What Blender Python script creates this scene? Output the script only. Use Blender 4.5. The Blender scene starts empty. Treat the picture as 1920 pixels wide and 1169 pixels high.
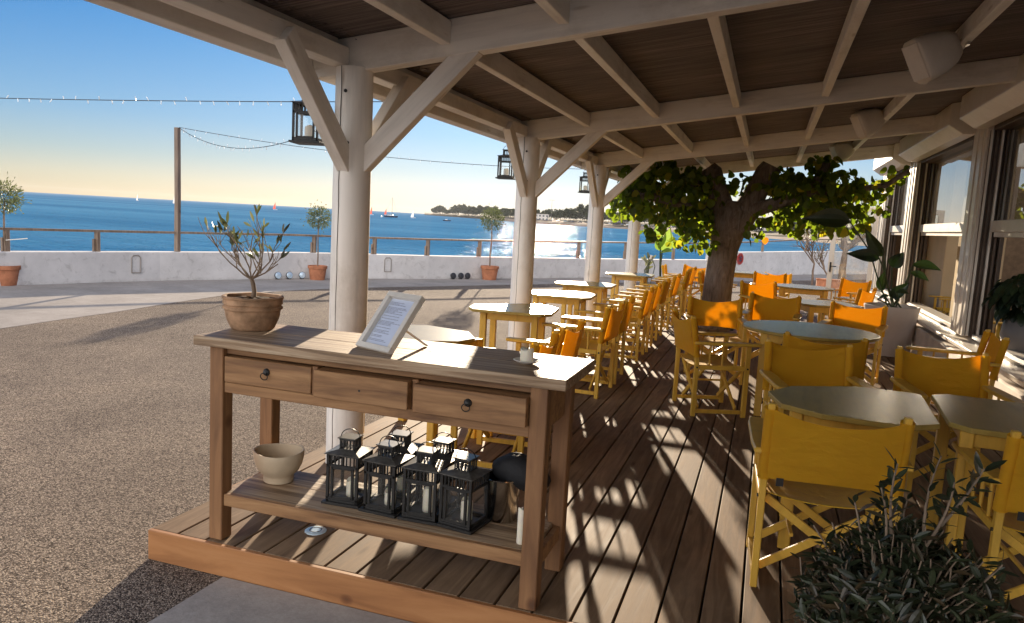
import bpy, bmesh, math, random
from mathutils import Vector, Matrix, Euler
R = math.radians
random.seed(7)
sc = bpy.context.scene
COL = sc.collection

# ------------------------------------------------------------------ camera
F = 1420.0; CAM = Vector((0, 0, 1.55))
_y, _p, _r = R(18.3), R(7.0), R(3.13)
FW = Vector((-math.sin(_y)*math.cos(_p), math.cos(_y)*math.cos(_p), -math.sin(_p)))
_r0 = Vector((math.cos(_y), math.sin(_y), 0)); _u0 = _r0.cross(FW)
RT = math.cos(_r)*_r0 + math.sin(_r)*_u0
UP = -math.sin(_r)*_r0 + math.cos(_r)*_u0
cam = bpy.data.objects.new('camera', bpy.data.cameras.new('camera')); COL.objects.link(cam)
cam.matrix_world = Matrix(((RT.x, UP.x, -FW.x, CAM.x), (RT.y, UP.y, -FW.y, CAM.y), (RT.z, UP.z, -FW.z, CAM.z), (0, 0, 0, 1)))
cam.data.sensor_width = 36; cam.data.lens = 36*F/1920
cam.data.clip_start = 0.05; cam.data.clip_end = 60000
sc.camera = cam

# ------------------------------------------------------------------ render / light
sc.render.engine = 'CYCLES'
sc.view_settings.view_transform = 'Standard'; sc.view_settings.look = 'None'
sc.view_settings.gamma = 1; sc.view_settings.exposure = 1.62
try:
    sc.cycles.use_denoising = True
    sc.cycles.denoiser = 'OPENIMAGEDENOISE'
    sc.cycles.denoising_input_passes = 'RGB_ALBEDO_NORMAL'
except Exception: pass
sc.cycles.max_bounces = 10; sc.cycles.diffuse_bounces = 5; sc.cycles.glossy_bounces = 4
sc.cycles.transparent_max_bounces = 16; sc.cycles.transmission_bounces = 6
sc.cycles.sample_clamp_indirect = 6; sc.cycles.caustics_reflective = False; sc.cycles.caustics_refractive = False
AZ, EL = R(16.5), R(10.6)
SUN = Vector((-math.sin(AZ)*math.cos(EL), math.cos(AZ)*math.cos(EL), math.sin(EL)))
sl = bpy.data.lights.new('sun', 'SUN'); sl.energy = 4.0; sl.angle = R(0.53); sl.color = (1.0, 0.82, 0.60)
so = bpy.data.objects.new('sun', sl); COL.objects.link(so); so.rotation_euler = SUN.to_track_quat('Z', 'Y').to_euler(); so.location = (0, 0, 30)
SKY_K = 0.16
SKY_RAMP = [(0.0, (.74, .70, .71)), (.025, (.69, .70, .74)), (.055, (.51, .62, .75)), (.10, (.35, .545, .80)), (.22, (.15, .41, .78)), (1.0, (.08, .28, .65))]
REAR_FILL = (10.6, 10.5, 10.6)
w = bpy.data.worlds.new('World'); sc.world = w; w.use_nodes = True
nt = w.node_tree; nt.nodes.clear()
sky = nt.nodes.new('ShaderNodeTexSky'); sky.sky_type = 'NISHITA'; sky.sun_disc = False
sky.sun_elevation = EL; sky.sun_rotation = -AZ; sky.altitude = 0; sky.air_density = 1.0; sky.dust_density = 0.6; sky.ozone_density = 2.5
bg = nt.nodes.new('ShaderNodeBackground'); bg.inputs[1].default_value = 0.10
wo = nt.nodes.new('ShaderNodeOutputWorld')
def wn(t, **k):
    x = nt.nodes.new(t)
    for a_, v_ in k.items(): setattr(x, a_, v_)
    return x
wl = nt.links.new
# soft shoulder on the sky so that the haze round the sun does not run away: c*k/(1+c*k/m)
tc_ = wn('ShaderNodeTexCoord'); sx_ = wn('ShaderNodeSeparateXYZ'); wl(tc_.outputs['Generated'], sx_.inputs[0])
den = wn('ShaderNodeVectorMath', operation='MULTIPLY_ADD'); den.inputs[1].default_value = (SKY_K,)*3; den.inputs[2].default_value = (1, 1, 1)
dv = wn('ShaderNodeVectorMath', operation='DIVIDE'); wl(sky.outputs[0], den.inputs[0]); wl(sky.outputs[0], dv.inputs[0]); wl(den.outputs[0], dv.inputs[1])
el_ = wn('ShaderNodeValToRGB'); e_ = el_.color_ramp.elements
while len(e_) < 6: e_.new(.5)
for q_, (p_, c_) in zip(e_, SKY_RAMP): q_.position = p_; q_.color = (*c_, 1)
wl(sx_.outputs[2], el_.inputs[0])
mu_ = wn('ShaderNodeMix', data_type='RGBA', blend_type='MULTIPLY'); mu_.inputs[0].default_value = 1; wl(dv.outputs[0], mu_.inputs[6]); wl(el_.outputs[0], mu_.inputs[7])
# brighter sky added behind the viewer, out of view, to fill the shade
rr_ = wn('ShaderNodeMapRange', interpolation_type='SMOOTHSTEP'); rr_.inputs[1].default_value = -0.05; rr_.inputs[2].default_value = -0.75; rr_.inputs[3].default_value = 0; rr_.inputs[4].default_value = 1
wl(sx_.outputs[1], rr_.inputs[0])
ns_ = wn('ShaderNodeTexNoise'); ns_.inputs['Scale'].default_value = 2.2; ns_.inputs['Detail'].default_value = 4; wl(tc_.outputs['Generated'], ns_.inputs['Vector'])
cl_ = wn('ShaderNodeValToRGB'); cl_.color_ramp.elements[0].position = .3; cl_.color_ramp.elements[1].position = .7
cl_.color_ramp.elements[0].color = (*[x*.7 for x in REAR_FILL], 1); cl_.color_ramp.elements[1].color = (*REAR_FILL, 1); wl(ns_.outputs['Fac'], cl_.inputs[0])
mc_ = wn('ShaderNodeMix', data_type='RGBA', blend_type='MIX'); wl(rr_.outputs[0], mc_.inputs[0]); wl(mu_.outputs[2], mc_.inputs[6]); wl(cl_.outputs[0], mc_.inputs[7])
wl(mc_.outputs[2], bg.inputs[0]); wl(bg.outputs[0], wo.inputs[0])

# ------------------------------------------------------------------ materials
def mat(name):
    m = bpy.data.materials.new(name); m.use_nodes = True
    n = m.node_tree.nodes; b = n['Principled BSDF']
    return m, n, m.node_tree.links, b
def coords(n, l, scale=(1, 1, 1), rnd=True):
    tc = n.new('ShaderNodeTexCoord'); mp = n.new('ShaderNodeMapping'); mp.inputs['Scale'].default_value = scale
    if rnd:
        oi = n.new('ShaderNodeObjectInfo'); ad = n.new('ShaderNodeVectorMath'); ad.operation = 'ADD'
        mu = n.new('ShaderNodeMath'); mu.operation = 'MULTIPLY'; mu.inputs[1].default_value = 23.0
        l.new(oi.outputs['Random'], mu.inputs[0]); l.new(tc.outputs['Object'], ad.inputs[0]); l.new(mu.outputs[0], ad.inputs[1])
        l.new(ad.outputs[0], mp.inputs['Vector'])
    else:
        l.new(tc.outputs['Object'], mp.inputs['Vector'])
    return mp.outputs[0]
def noise(n, l, vec, scale, detail=5, rough=0.6, dist=0.0):
    t = n.new('ShaderNodeTexNoise'); t.inputs['Scale'].default_value = scale; t.inputs['Detail'].default_value = detail
    t.inputs['Roughness'].default_value = rough; t.inputs['Distortion'].default_value = dist
    l.new(vec, t.inputs['Vector']); return t.outputs['Fac']
def ramp(n, l, fac, stops):
    r = n.new('ShaderNodeValToRGB'); e = r.color_ramp.elements
    while len(e) < len(stops): e.new(0.5)
    for el, (p, c) in zip(e, stops): el.position = p; el.color = (c[0], c[1], c[2], 1)
    l.new(fac, r.inputs[0]); return r.outputs[0]
def bump(n, l, b, h, strength, dist=0.01):
    k = n.new('ShaderNodeBump'); k.inputs['Strength'].default_value = strength; k.inputs['Distance'].default_value = dist
    l.new(h, k.inputs['Height']); l.new(k.outputs[0], b.inputs['Normal']); return k
def mix(n, l, fac, a, b, mode='MIX'):
    x = n.new('ShaderNodeMix'); x.data_type = 'RGBA'; x.blend_type = mode
    for sock, v in ((x.inputs[0], fac), (x.inputs[6], a), (x.inputs[7], b)):
        if isinstance(v, (int, float)): sock.default_value = v
        elif isinstance(v, tuple): sock.default_value = (*v[:3], 1)
        else: l.new(v, sock)
    return x.outputs[2]
def grain_scale(axis, k=14): return {'X': (1, k, k), 'Y': (k, 1, k), 'Z': (k, k, 1)}[axis]

def wood(name, cols, axis='X', k=14, sc_=1.6, rough=(0.45, 0.75), bs=0.25, knots=True):
    m, n, l, b = mat(name)
    v = coords(n, l, grain_scale(axis, k))
    f = noise(n, l, v, sc_, 7, 0.62, 0.6)
    c = ramp(n, l, f, [(0.30, cols[0]), (0.5, cols[1]), (0.68, cols[2])])
    v2 = coords(n, l, grain_scale(axis, 4))
    big = noise(n, l, v2, 0.9, 3, 0.5)
    c = mix(n, l, 0.55, c, ramp(n, l, big, [(0.3, (0.62, 0.60, 0.58)), (0.7, (1, 1, 1))]), 'MULTIPLY')
    if knots:
        vo = n.new('ShaderNodeTexVoronoi'); vo.inputs['Scale'].default_value = 1.0
        l.new(coords(n, l, {'X': (2.6, 3.4, 3.4), 'Y': (3.4, 2.6, 3.4), 'Z': (3.4, 3.4, 2.6)}[axis]), vo.inputs['Vector'])
        kn = ramp(n, l, vo.outputs['Distance'], [(0.045, (0.20, 0.14, 0.11)), (0.07, (0.5, 0.4, 0.34)), (0.11, (1, 1, 1))])
        c = mix(n, l, 0.75, c, kn, 'MULTIPLY')
    l.new(c, b.inputs['Base Color'])
    rr = n.new('ShaderNodeMapRange'); rr.inputs[3].default_value = rough[0]; rr.inputs[4].default_value = rough[1]
    l.new(f, rr.inputs[0]); l.new(rr.outputs[0], b.inputs['Roughness'])
    bump(n, l, b, f, bs, 0.004)
    return m

def painted(name, col, dark=0.8, rough=0.5, axis='X', bs=0.12, spec=0.4, grain=True):
    m, n, l, b = mat(name)
    v = coords(n, l, grain_scale(axis, 10) if grain else (3, 3, 3))
    f = noise(n, l, v, 2.0, 6, 0.6)
    v2 = coords(n, l, (1, 1, 1)); g = noise(n, l, v2, 3.0, 5, 0.65)
    d = tuple(x*dark for x in col)
    c = ramp(n, l, f, [(0.3, d), (0.52, col)])
    c = mix(n, l, 0.5, c, ramp(n, l, g, [(0.3, (0.74, 0.71, 0.67)), (0.55, (1, 1, 1))]), 'MULTIPLY')
    l.new(c, b.inputs['Base Color']); b.inputs['Roughness'].default_value = rough
    b.inputs['Specular IOR Level'].default_value = spec
    bump(n, l, b, f, bs, 0.003)
    return m

def plain(name, col, rough=0.5, metal=0.0, spec=0.5, var=0.18, vs=12.0, bs=0.0, bsc=60):
    m, n, l, b = mat(name)
    v = coords(n, l)
    f = noise(n, l, v, vs, 5, 0.6)
    lo = tuple(x*(1-var) for x in col); hi = tuple(min(1, x*(1+var)) for x in col)
    l.new(ramp(n, l, f, [(0.35, lo), (0.65, hi)]), b.inputs['Base Color'])
    b.inputs['Roughness'].default_value = rough; b.inputs['Metallic'].default_value = metal; b.inputs['Specular IOR Level'].default_value = spec
    if bs: bump(n, l, b, noise(n, l, v, bsc, 4), bs, 0.004)
    return m

def leafmat(name, cols, trans=0.45, tcol=None, rough=0.45, spec=0.35):
    m, n, l, b = mat(name)
    g = n.new('ShaderNodeNewGeometry')
    c = ramp(n, l, g.outputs['Random Per Island'], [(i/(len(cols)-1), x) for i, x in enumerate(cols)])
    v = coords(n, l); f = noise(n, l, v, 30, 3)
    c = mix(n, l, 0.35, c, ramp(n, l, f, [(0.3, (0.6, 0.6, 0.6)), (0.7, (1, 1, 1))]), 'MULTIPLY')
    l.new(c, b.inputs['Base Color']); b.inputs['Roughness'].default_value = rough; b.inputs['Specular IOR Level'].default_value = spec
    if trans > 0:
        t = n.new('ShaderNodeBsdfTranslucent'); s = n.new('ShaderNodeMixShader'); s.inputs[0].default_value = trans
        k = tcol or (1.6, 1.7, 0.7)
        l.new(mix(n, l, 1.0, c, tuple(k), 'MULTIPLY'), t.inputs['Color'])
        out = n['Material Output']; l.new(b.outputs[0], s.inputs[1]); l.new(t.outputs[0], s.inputs[2]); l.new(s.outputs[0], out.inputs[0])
    return m

def glass(name, tint=(0.93, 0.95, 0.94), dirt=0.06, rough=0.02, f0=0.05):
    m, n, l, b = mat(name)
    n.remove(b); out = n['Material Output']
    tr = n.new('ShaderNodeBsdfTransparent'); tr.inputs[0].default_value = (*tint, 1)
    gl = n.new('ShaderNodeBsdfGlossy'); gl.inputs['Roughness'].default_value = rough
    lw = n.new('ShaderNodeLayerWeight'); pw_ = n.new('ShaderNodeMath'); pw_.operation = 'POWER'; pw_.inputs[1].default_value = 4.0; l.new(lw.outputs['Facing'], pw_.inputs[0])
    fa = n.new('ShaderNodeMath'); fa.operation = 'MULTIPLY_ADD'; fa.inputs[1].default_value = 0.95-f0; fa.inputs[2].default_value = f0; l.new(pw_.outputs[0], fa.inputs[0])
    s = n.new('ShaderNodeMixShader'); l.new(fa.outputs[0], s.inputs[0]); l.new(tr.outputs[0], s.inputs[1]); l.new(gl.outputs[0], s.inputs[2])
    df = n.new('ShaderNodeBsdfDiffuse'); df.inputs[0].default_value = (0.75, 0.73, 0.68, 1)
    v = coords(n, l, (1, 1, 1)); f = noise(n, l, v, 9, 6, 0.7)
    mr = n.new('ShaderNodeMapRange'); mr.inputs[1].default_value = 0.35; mr.inputs[2].default_value = 0.8; mr.inputs[3].default_value = 0; mr.inputs[4].default_value = dirt*2.2
    l.new(f, mr.inputs[0])
    s2 = n.new('ShaderNodeMixShader'); l.new(mr.outputs[0], s2.inputs[0]); l.new(s.outputs[0], s2.inputs[1]); l.new(df.outputs[0], s2.inputs[2])
    l.new(s2.outputs[0], out.inputs[0])
    return m

M = {}
def old_paint(name, axis):
    m, n, l, b = mat(name); col = (0.86, 0.81, 0.74)
    v = coords(n, l, grain_scale(axis, 10)); f = noise(n, l, v, 2.0, 6, 0.6)
    c = ramp(n, l, f, [(0.28, tuple(x*.84 for x in col)), (0.52, col)])
    g = noise(n, l, coords(n, l, grain_scale(axis, 1.6)), 1.4, 7, 0.7)
    c = mix(n, l, 0.75, c, ramp(n, l, g, [(0.28, (0.66, 0.62, 0.56)), (0.5, (1, 1, 1))]), 'MULTIPLY')
    cr = noise(n, l, coords(n, l, grain_scale(axis, 26)), 1.3, 4, 0.55, 0.3)
    ck = ramp(n, l, cr, [(0.245, (0.30, 0.24, 0.19)), (0.275, (1, 1, 1))])
    c = mix(n, l, 0.8, c, ck, 'MULTIPLY')
    vo = n.new('ShaderNodeTexVoronoi'); vo.inputs['Scale'].default_value = 1.0
    l.new(coords(n, l, {'X': (1.7, 8, 8), 'Z': (8, 8, 1.7)}[axis]), vo.inputs['Vector'])
    c = mix(n, l, 0.5, c, ramp(n, l, vo.outputs['Distance'], [(0.05, (0.45, 0.36, 0.27)), (0.12, (1, 1, 1))]), 'MULTIPLY')
    l.new(c, b.inputs['Base Color']); b.inputs['Roughness'].default_value = 0.5; b.inputs['Specular IOR Level'].default_value = 0.35
    bump(n, l, b, f, 0.25, 0.004); return m
M['white_wood'] = old_paint('white_painted_wood', 'X')
M['white_wood_z'] = old_paint('white_painted_log', 'Z')
M['crack'] = plain('dark_crack', (0.06, 0.045, 0.035), 0.9)
M['console'] = wood('reclaimed_pine', [(0.13, 0.057, 0.021), (0.29, 0.148, 0.060), (0.42, 0.235, 0.105)], 'X', 12, 1.7, (0.5, 0.75))
M['console_z'] = wood('reclaimed_pine_legs', [(0.14, 0.06, 0.022), (0.25, 0.12, 0.048), (0.34, 0.175, 0.074)], 'Z', 12, 1.7, (0.5, 0.75))
M['console_top'] = wood('weathered_plank', [(0.10, 0.058, 0.03), (0.34, 0.225, 0.13), (0.54, 0.42, 0.29)], 'X', 26, 1.7, (0.45, 0.75), 0.9, False)
M['dark_gap'] = plain('shadow_gap', (0.03, 0.022, 0.016), 0.9)
M['front_board'] = wood('larch_board', [(0.25, 0.10, 0.032), (0.40, 0.175, 0.06), (0.48, 0.23, 0.088)], 'X', 9, 1.3, (0.5, 0.75))
M['yellow'] = painted('yellow_paint', (0.68, 0.41, 0.06), 0.78, 0.38, 'Z', 0.06, 0.5)
M['yellow_top'] = painted('yellow_table_top', (0.36, 0.255, 0.065), 0.8, 0.27, 'Y', 0.05, 0.3)
M['iron'] = plain('black_iron', (0.015, 0.014, 0.013), 0.45, 0.0, 0.5)
M['iron_top'] = plain('sheen_iron', (0.11, 0.105, 0.095), 0.33, 0.3, 0.5, 0.35, 40)  # sky reflection on the lantern tops put into a paler iron
M['wax'] = plain('candle_wax', (0.80, 0.74, 0.60), 0.5, 0, 0.4, 0.06, 20); M['wax'].node_tree.nodes['Principled BSDF'].inputs['Subsurface Weight'].default_value = 0.25; M['wax'].node_tree.nodes['Principled BSDF'].inputs['Subsurface Radius'].default_value = (0.02, 0.012, 0.006)
M['glass'] = glass('lantern_glass', (0.98, 0.98, 0.97), dirt=0.035, f0=0.04)
M['pane'] = glass('window_glass', (0.72, 0.74, 0.72), 0.04, 0.01, 0.18)
M['door_pane'] = glass('door_glass', (0.86, 0.88, 0.86), 0.16, 0.02, 0.08)
M['steel'] = plain('brushed_steel', (0.62, 0.60, 0.57), 0.14, 1.0, 0.5, 0.04)
M['black_cloth'] = plain('black_cloth', (0.018, 0.018, 0.02), 0.7, 0, 0.3, 0.2, 30, 0.3)
M['terracotta'] = plain('terracotta', (0.42, 0.17, 0.09), 0.8, 0, 0.2, 0.2, 9, 0.15)
M['old_clay'] = plain('weathered_clay', (0.36, 0.22, 0.13), 0.85, 0, 0.2, 0.35, 14, 0.5, 45)
M['stoneware'] = plain('beige_stoneware', (0.52, 0.41, 0.28), 0.6, 0, 0.3, 0.08, 6)
M['soil'] = plain('potting_soil', (0.06, 0.035, 0.02), 0.95, 0, 0.1, 0.5, 60, 0.8)
M['white_pot'] = plain('white_planter', (0.56, 0.50, 0.47), 0.6, 0, 0.3, 0.06, 4)
M['grey_pot'] = plain('grey_ceramic', (0.16, 0.15, 0.15), 0.5, 0, 0.4, 0.1, 5)
M['bark'] = None
M['olive_leaf'] = leafmat('olive_leaf', [(0.05, 0.06, 0.04), (0.11, 0.12, 0.07), (0.20, 0.20, 0.14), (0.08, 0.085, 0.06)], 0.3, (1.3, 1.4, 0.7), 0.4, 0.5)
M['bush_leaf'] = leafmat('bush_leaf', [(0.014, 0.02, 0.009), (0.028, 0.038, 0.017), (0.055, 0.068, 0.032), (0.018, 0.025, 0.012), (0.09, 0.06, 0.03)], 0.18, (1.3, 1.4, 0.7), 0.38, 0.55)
M['tree_leaf'] = leafmat('mulberry_leaf', [(0.035, 0.055, 0.015), (0.06, 0.09, 0.02), (0.10, 0.14, 0.025), (0.045, 0.07, 0.02), (0.13, 0.17, 0.03), (0.05, 0.08, 0.02), (0.24, 0.21, 0.03)], 0.6, (2.9, 2.9, 0.8), 0.5, 0.3)
M['topiary_leaf'] = leafmat('topiary_leaf', [(0.06, 0.075, 0.04), (0.11, 0.125, 0.07), (0.16, 0.17, 0.10)], 0.3)
M['dark_leaf'] = leafmat('dark_leaf', [(0.010, 0.020, 0.012), (0.02, 0.035, 0.016), (0.03, 0.05, 0.02)], 0.12, (1.5, 1.8, 0.6), 0.35, 0.5)
M['pale_leaf'] = leafmat('banana_leaf', [(0.14, 0.22, 0.07), (0.2, 0.28, 0.1)], 0.55, (1.5, 1.6, 0.7), 0.4, 0.4)
M['dry_twig'] = plain('dry_twig', (0.22, 0.16, 0.11), 0.85)
M['stem'] = plain('green_stem', (0.05, 0.07, 0.03), 0.6)
M['speaker'] = plain('speaker_shell', (0.74, 0.68, 0.60), 0.45, 0, 0.4, 0.03)
M['pvc'] = painted('white_window_frame', (0.76, 0.71, 0.63), 0.93, 0.32, 'Z', 0.03, 0.5)
M['groove'] = plain('brown_sash_track', (0.10, 0.07, 0.05), 0.5)
M['render_wall'] = plain('house_render', (0.68, 0.62, 0.56), 0.85, 0, 0.2, 0.1, 5, 0.2, 90)
M['stone'] = plain('rough_stone', (0.30, 0.24, 0.18), 0.95, 0, 0.1, 0.4, 14, 0.9, 22)
M['interior'] = plain('interior_plaster', (0.62, 0.47, 0.29), 0.85, 0, 0.2, 0.06, 2)
M['interior_brown'] = plain('brown_interior_wall', (0.22, 0.14, 0.08), 0.8)
M['interior_dark'] = plain('dark_shelf_wood', (0.11, 0.07, 0.04), 0.6)
M['rail'] = wood('grey_rail_wood', [(0.16, 0.11, 0.08), (0.24, 0.17, 0.12), (0.30, 0.22, 0.16)], 'Z', 8, 2)
M['black_cable'] = plain('cable', (0.03, 0.035, 0.04), 0.6)
M['bulb'] = plain('clear_bulb', (0.75, 0.78, 0.8), 0.1, 0, 0.8)
M['paper'] = plain('menu_paper', (0.60, 0.66, 0.80), 0.25, 0, 0.5, 0.03)  # bluish sky reflection painted into the paper colour
M['ink'] = plain('ink', (0.22, 0.24, 0.32), 0.4)
M['frame_white'] = painted('white_frame', (0.74, 0.70, 0.63), 0.9, 0.4)
M['red'] = plain('sign_red', (0.42, 0.06, 0.05), 0.5)
M['sign_white'] = plain('sign_white', (0.70, 0.62, 0.60), 0.5)
M['sign_blue'] = plain('sign_dark', (0.05, 0.07, 0.14), 0.5)
M['hull_dark'] = plain('navy_hull', (0.02, 0.03, 0.06), 0.3)
M['hull_white'] = plain('white_hull', (0.75, 0.75, 0.75), 0.3)
M['sail'] = leafmat('sail_cloth', [(0.85, 0.83, 0.8), (0.8, 0.78, 0.75)], 0.3, (1, 1, 1))
M['sail_red'] = leafmat('red_sail_cloth', [(0.62, 0.10, 0.06), (0.6, 0.12, 0.08)], 0.45, (1.2, 1, 1))
M['mast'] = plain('mast_metal', (0.14, 0.12, 0.11), 0.5)
M['mirror_disc'] = plain('sea_bright_disc', (0.50, 0.62, 0.72), 0.12, 0.2, 0.7)  # brightness of the sea put into the pale disc colour
M['dark_tile'] = plain('dark_lamp_shell', (0.03, 0.03, 0.035), 0.4)
M['disc_lamp'] = plain('sky_tinted_disc', (0.55, 0.68, 0.78), 0.18, 0, 0.7)  # reflected sky painted into the pale blue lens
M['far_wall'] = plain('far_building', (0.62, 0.56, 0.50), 0.9)
M['far_window'] = plain('far_window', (0.08, 0.08, 0.09), 0.4)
M['pine'] = leafmat('pine_needles', [(0.025, 0.032, 0.018), (0.045, 0.052, 0.028), (0.06, 0.066, 0.036)], 0.15)
M['car_a'] = plain('car_paint_grey', (0.32, 0.33, 0.34), 0.25, 0.5)
M['car_b'] = plain('car_paint_white', (0.7, 0.7, 0.7), 0.25)
M['car_c'] = plain('car_paint_dark', (0.05, 0.05, 0.06), 0.25)
M['car_glass'] = plain('car_glass', (0.05, 0.055, 0.06), 0.05, 0, 0.8)
M['tyre'] = plain('tyre', (0.02, 0.02, 0.02), 0.8)

def bark(name, cols):
    m, n, l, b = mat(name)
    v = coords(n, l, (7, 7, 1.4)); f = noise(n, l, v, 2.4, 8, 0.7, 0.8)
    v2 = coords(n, l, (2, 2, 1)); g = noise(n, l, v2, 2, 4)
    c = ramp(n, l, f, [(0.3, cols[0]), (0.5, cols[1]), (0.7, cols[2])])
    c = mix(n, l, 0.6, c, ramp(n, l, g, [(0.35, (0.6, 0.58, 0.55)), (0.65, (1.0, 1.0, 1.0))]), 'MULTIPLY')
    l.new(c, b.inputs['Base Color']); b.inputs['Roughness'].default_value = 0.9
    bump(n, l, b, f, 1.0, 0.03); return m
M['bark'] = bark('tree_bark', [(0.075, 0.055, 0.045), (0.18, 0.14, 0.115), (0.29, 0.235, 0.20)])
M['olive_bark'] = bark('olive_bark', [(0.10, 0.07, 0.05), (0.24, 0.17, 0.12), (0.34, 0.26, 0.20)])

def canvas(nm='yellow_canvas', tr=0.42):
    m, n, l, b = mat(nm)
    v = coords(n, l); f = noise(n, l, v, 2.5, 4)
    fine = noise(n, l, coords(n, l, (1, 1, 1)), 260, 2)
    c = ramp(n, l, f, [(0.3, (0.58, 0.34, 0.02)), (0.7, (0.68, 0.42, 0.03))])
    l.new(c, b.inputs['Base Color']); b.inputs['Roughness'].default_value = 0.85; b.inputs['Specular IOR Level'].default_value = 0.15
    b.inputs['Sheen Weight'].default_value = 0.1
    wr = noise(n, l, coords(n, l, (1.2, 1.2, 3)), 7, 3, 0.5, 0.4)
    ad = n.new('ShaderNodeMath'); ad.operation = 'MULTIPLY_ADD'; ad.inputs[1].default_value = 0.06
    l.new(fine, ad.inputs[0]); l.new(wr, ad.inputs[2])
    bump(n, l, b, ad.outputs[0], 0.6, 0.025)
    t = n.new('ShaderNodeBsdfTranslucent'); t.inputs[0].default_value = (1.0, 0.57, 0.02, 1)
    s = n.new('ShaderNodeMixShader'); s.inputs[0].default_value = tr
    l.new(b.outputs[0], s.inputs[1]); l.new(t.outputs[0], s.inputs[2]); l.new(s.outputs[0], n['Material Output'].inputs[0])
    return m
M['canvas'] = canvas(); M['seat_canvas'] = canvas('yellow_seat_canvas', 0.12)

def deckmat():
    m, n, l, b = mat('deck_boards')
    tc = n.new('ShaderNodeTexCoord'); sp = n.new('ShaderNodeSeparateXYZ'); l.new(tc.outputs['Object'], sp.inputs[0])
    a = n.new('ShaderNodeMath'); a.operation = 'MULTIPLY_ADD'; a.inputs[1].default_value = 1/0.158; a.inputs[2].default_value = 2.495/0.158 + 40
    l.new(sp.outputs[0], a.inputs[0]); fl = n.new('ShaderNodeMath'); fl.operation = 'FLOOR'; l.new(a.outputs[0], fl.inputs[0])
    wn = n.new('ShaderNodeTexWhiteNoise'); wn.noise_dimensions = '1D'; l.new(fl.outputs[0], wn.inputs['W'])
    ad = n.new('ShaderNodeVectorMath'); ad.operation = 'MULTIPLY_ADD'; ad.inputs[1].default_value = (7, 7, 7)
    l.new(wn.outputs['Color'], ad.inputs[0]); l.new(tc.outputs['Object'], ad.inputs[2])
    mp = n.new('ShaderNodeMapping'); mp.inputs['Scale'].default_value = (14, 1.0, 3); l.new(ad.outputs[0], mp.inputs[0])
    f = noise(n, l, mp.outputs[0], 1.5, 7, 0.62, 1.2)
    c = ramp(n, l, f, [(0.28, (0.155, 0.102, 0.062)), (0.5, (0.255, 0.172, 0.105)), (0.7, (0.345, 0.24, 0.15))])
    tint = ramp(n, l, wn.outputs['Value'], [(0, (0.74, 0.72, 0.72)), (1, (1.05, 1.02, 1.0))])
    c = mix(n, l, 1.0, c, tint, 'MULTIPLY')
    st = noise(n, l, tc.outputs['Object'], 1.7, 6, 0.65)
    c = mix(n, l, 0.6, c, ramp(n, l, st, [(0.32, (0.62, 0.60, 0.60)), (0.6, (1, 1, 1))]), 'MULTIPLY')
    vo = n.new('ShaderNodeTexVoronoi'); mp2 = n.new('ShaderNodeMapping'); mp2.inputs['Scale'].default_value = (6, 1.6, 1)
    l.new(ad.outputs[0], mp2.inputs[0]); l.new(mp2.outputs[0], vo.inputs['Vector']); vo.inputs['Scale'].default_value = 1.0
    c = mix(n, l, 0.6, c, ramp(n, l, vo.outputs['Distance'], [(0.04, (0.3, 0.24, 0.2)), (0.11, (1, 1, 1))]), 'MULTIPLY')
    l.new(c, b.inputs['Base Color'])
    rr = n.new('ShaderNodeMapRange'); rr.inputs[3].default_value = 0.55; rr.inputs[4].default_value = 0.8; l.new(f, rr.inputs[0]); l.new(rr.outputs[0], b.inputs['Roughness']); b.inputs['Specular IOR Level'].default_value = 0.10
    bump(n, l, b, f, 0.25, 0.004); return m
M['deck'] = deckmat()

def gravel():
    m, n, l, b = mat('exposed_aggregate')
    v = coords(n, l, rnd=False)
    vo = n.new('ShaderNodeTexVoronoi'); vo.inputs['Scale'].default_value = 140; l.new(v, vo.inputs['Vector'])
    hs_ = n.new('ShaderNodeSeparateColor'); l.new(vo.outputs['Color'], hs_.inputs[0])
    c = ramp(n, l, hs_.outputs[0], [(0.0, (0.055, 0.044, 0.036)), (0.25, (0.155, 0.126, 0.107)), (0.5, (0.25, 0.202, 0.168)), (0.75, (0.375, 0.31, 0.255)), (1, (0.56, 0.47, 0.38))])
    cell = ramp(n, l, vo.outputs['Distance'], [(0.3, (1, 1, 1)), (0.75, (0.42, 0.40, 0.38))])
    c = mix(n, l, 0.9, c, cell, 'MULTIPLY')
    big = noise(n, l, v, 0.45, 8, 0.68, 0.6)
    c = mix(n, l, 0.9, c, ramp(n, l, big, [(0.32, (0.62, 0.60, 0.60)), (0.5, (0.9, 0.88, 0.86)), (0.68, (1.12, 1.08, 1.02))]), 'MULTIPLY')
    l.new(c, b.inputs['Base Color']); b.inputs['Roughness'].default_value = 0.95; b.inputs['Specular IOR Level'].default_value = 0.06
    inv = n.new('ShaderNodeMath'); inv.operation = 'SUBTRACT'; inv.inputs[0].default_value = 1; l.new(vo.outputs['Distance'], inv.inputs[1])
    bump(n, l, b, inv.outputs[0], 0.7, 0.008); return m
M['gravel'] = gravel()
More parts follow.
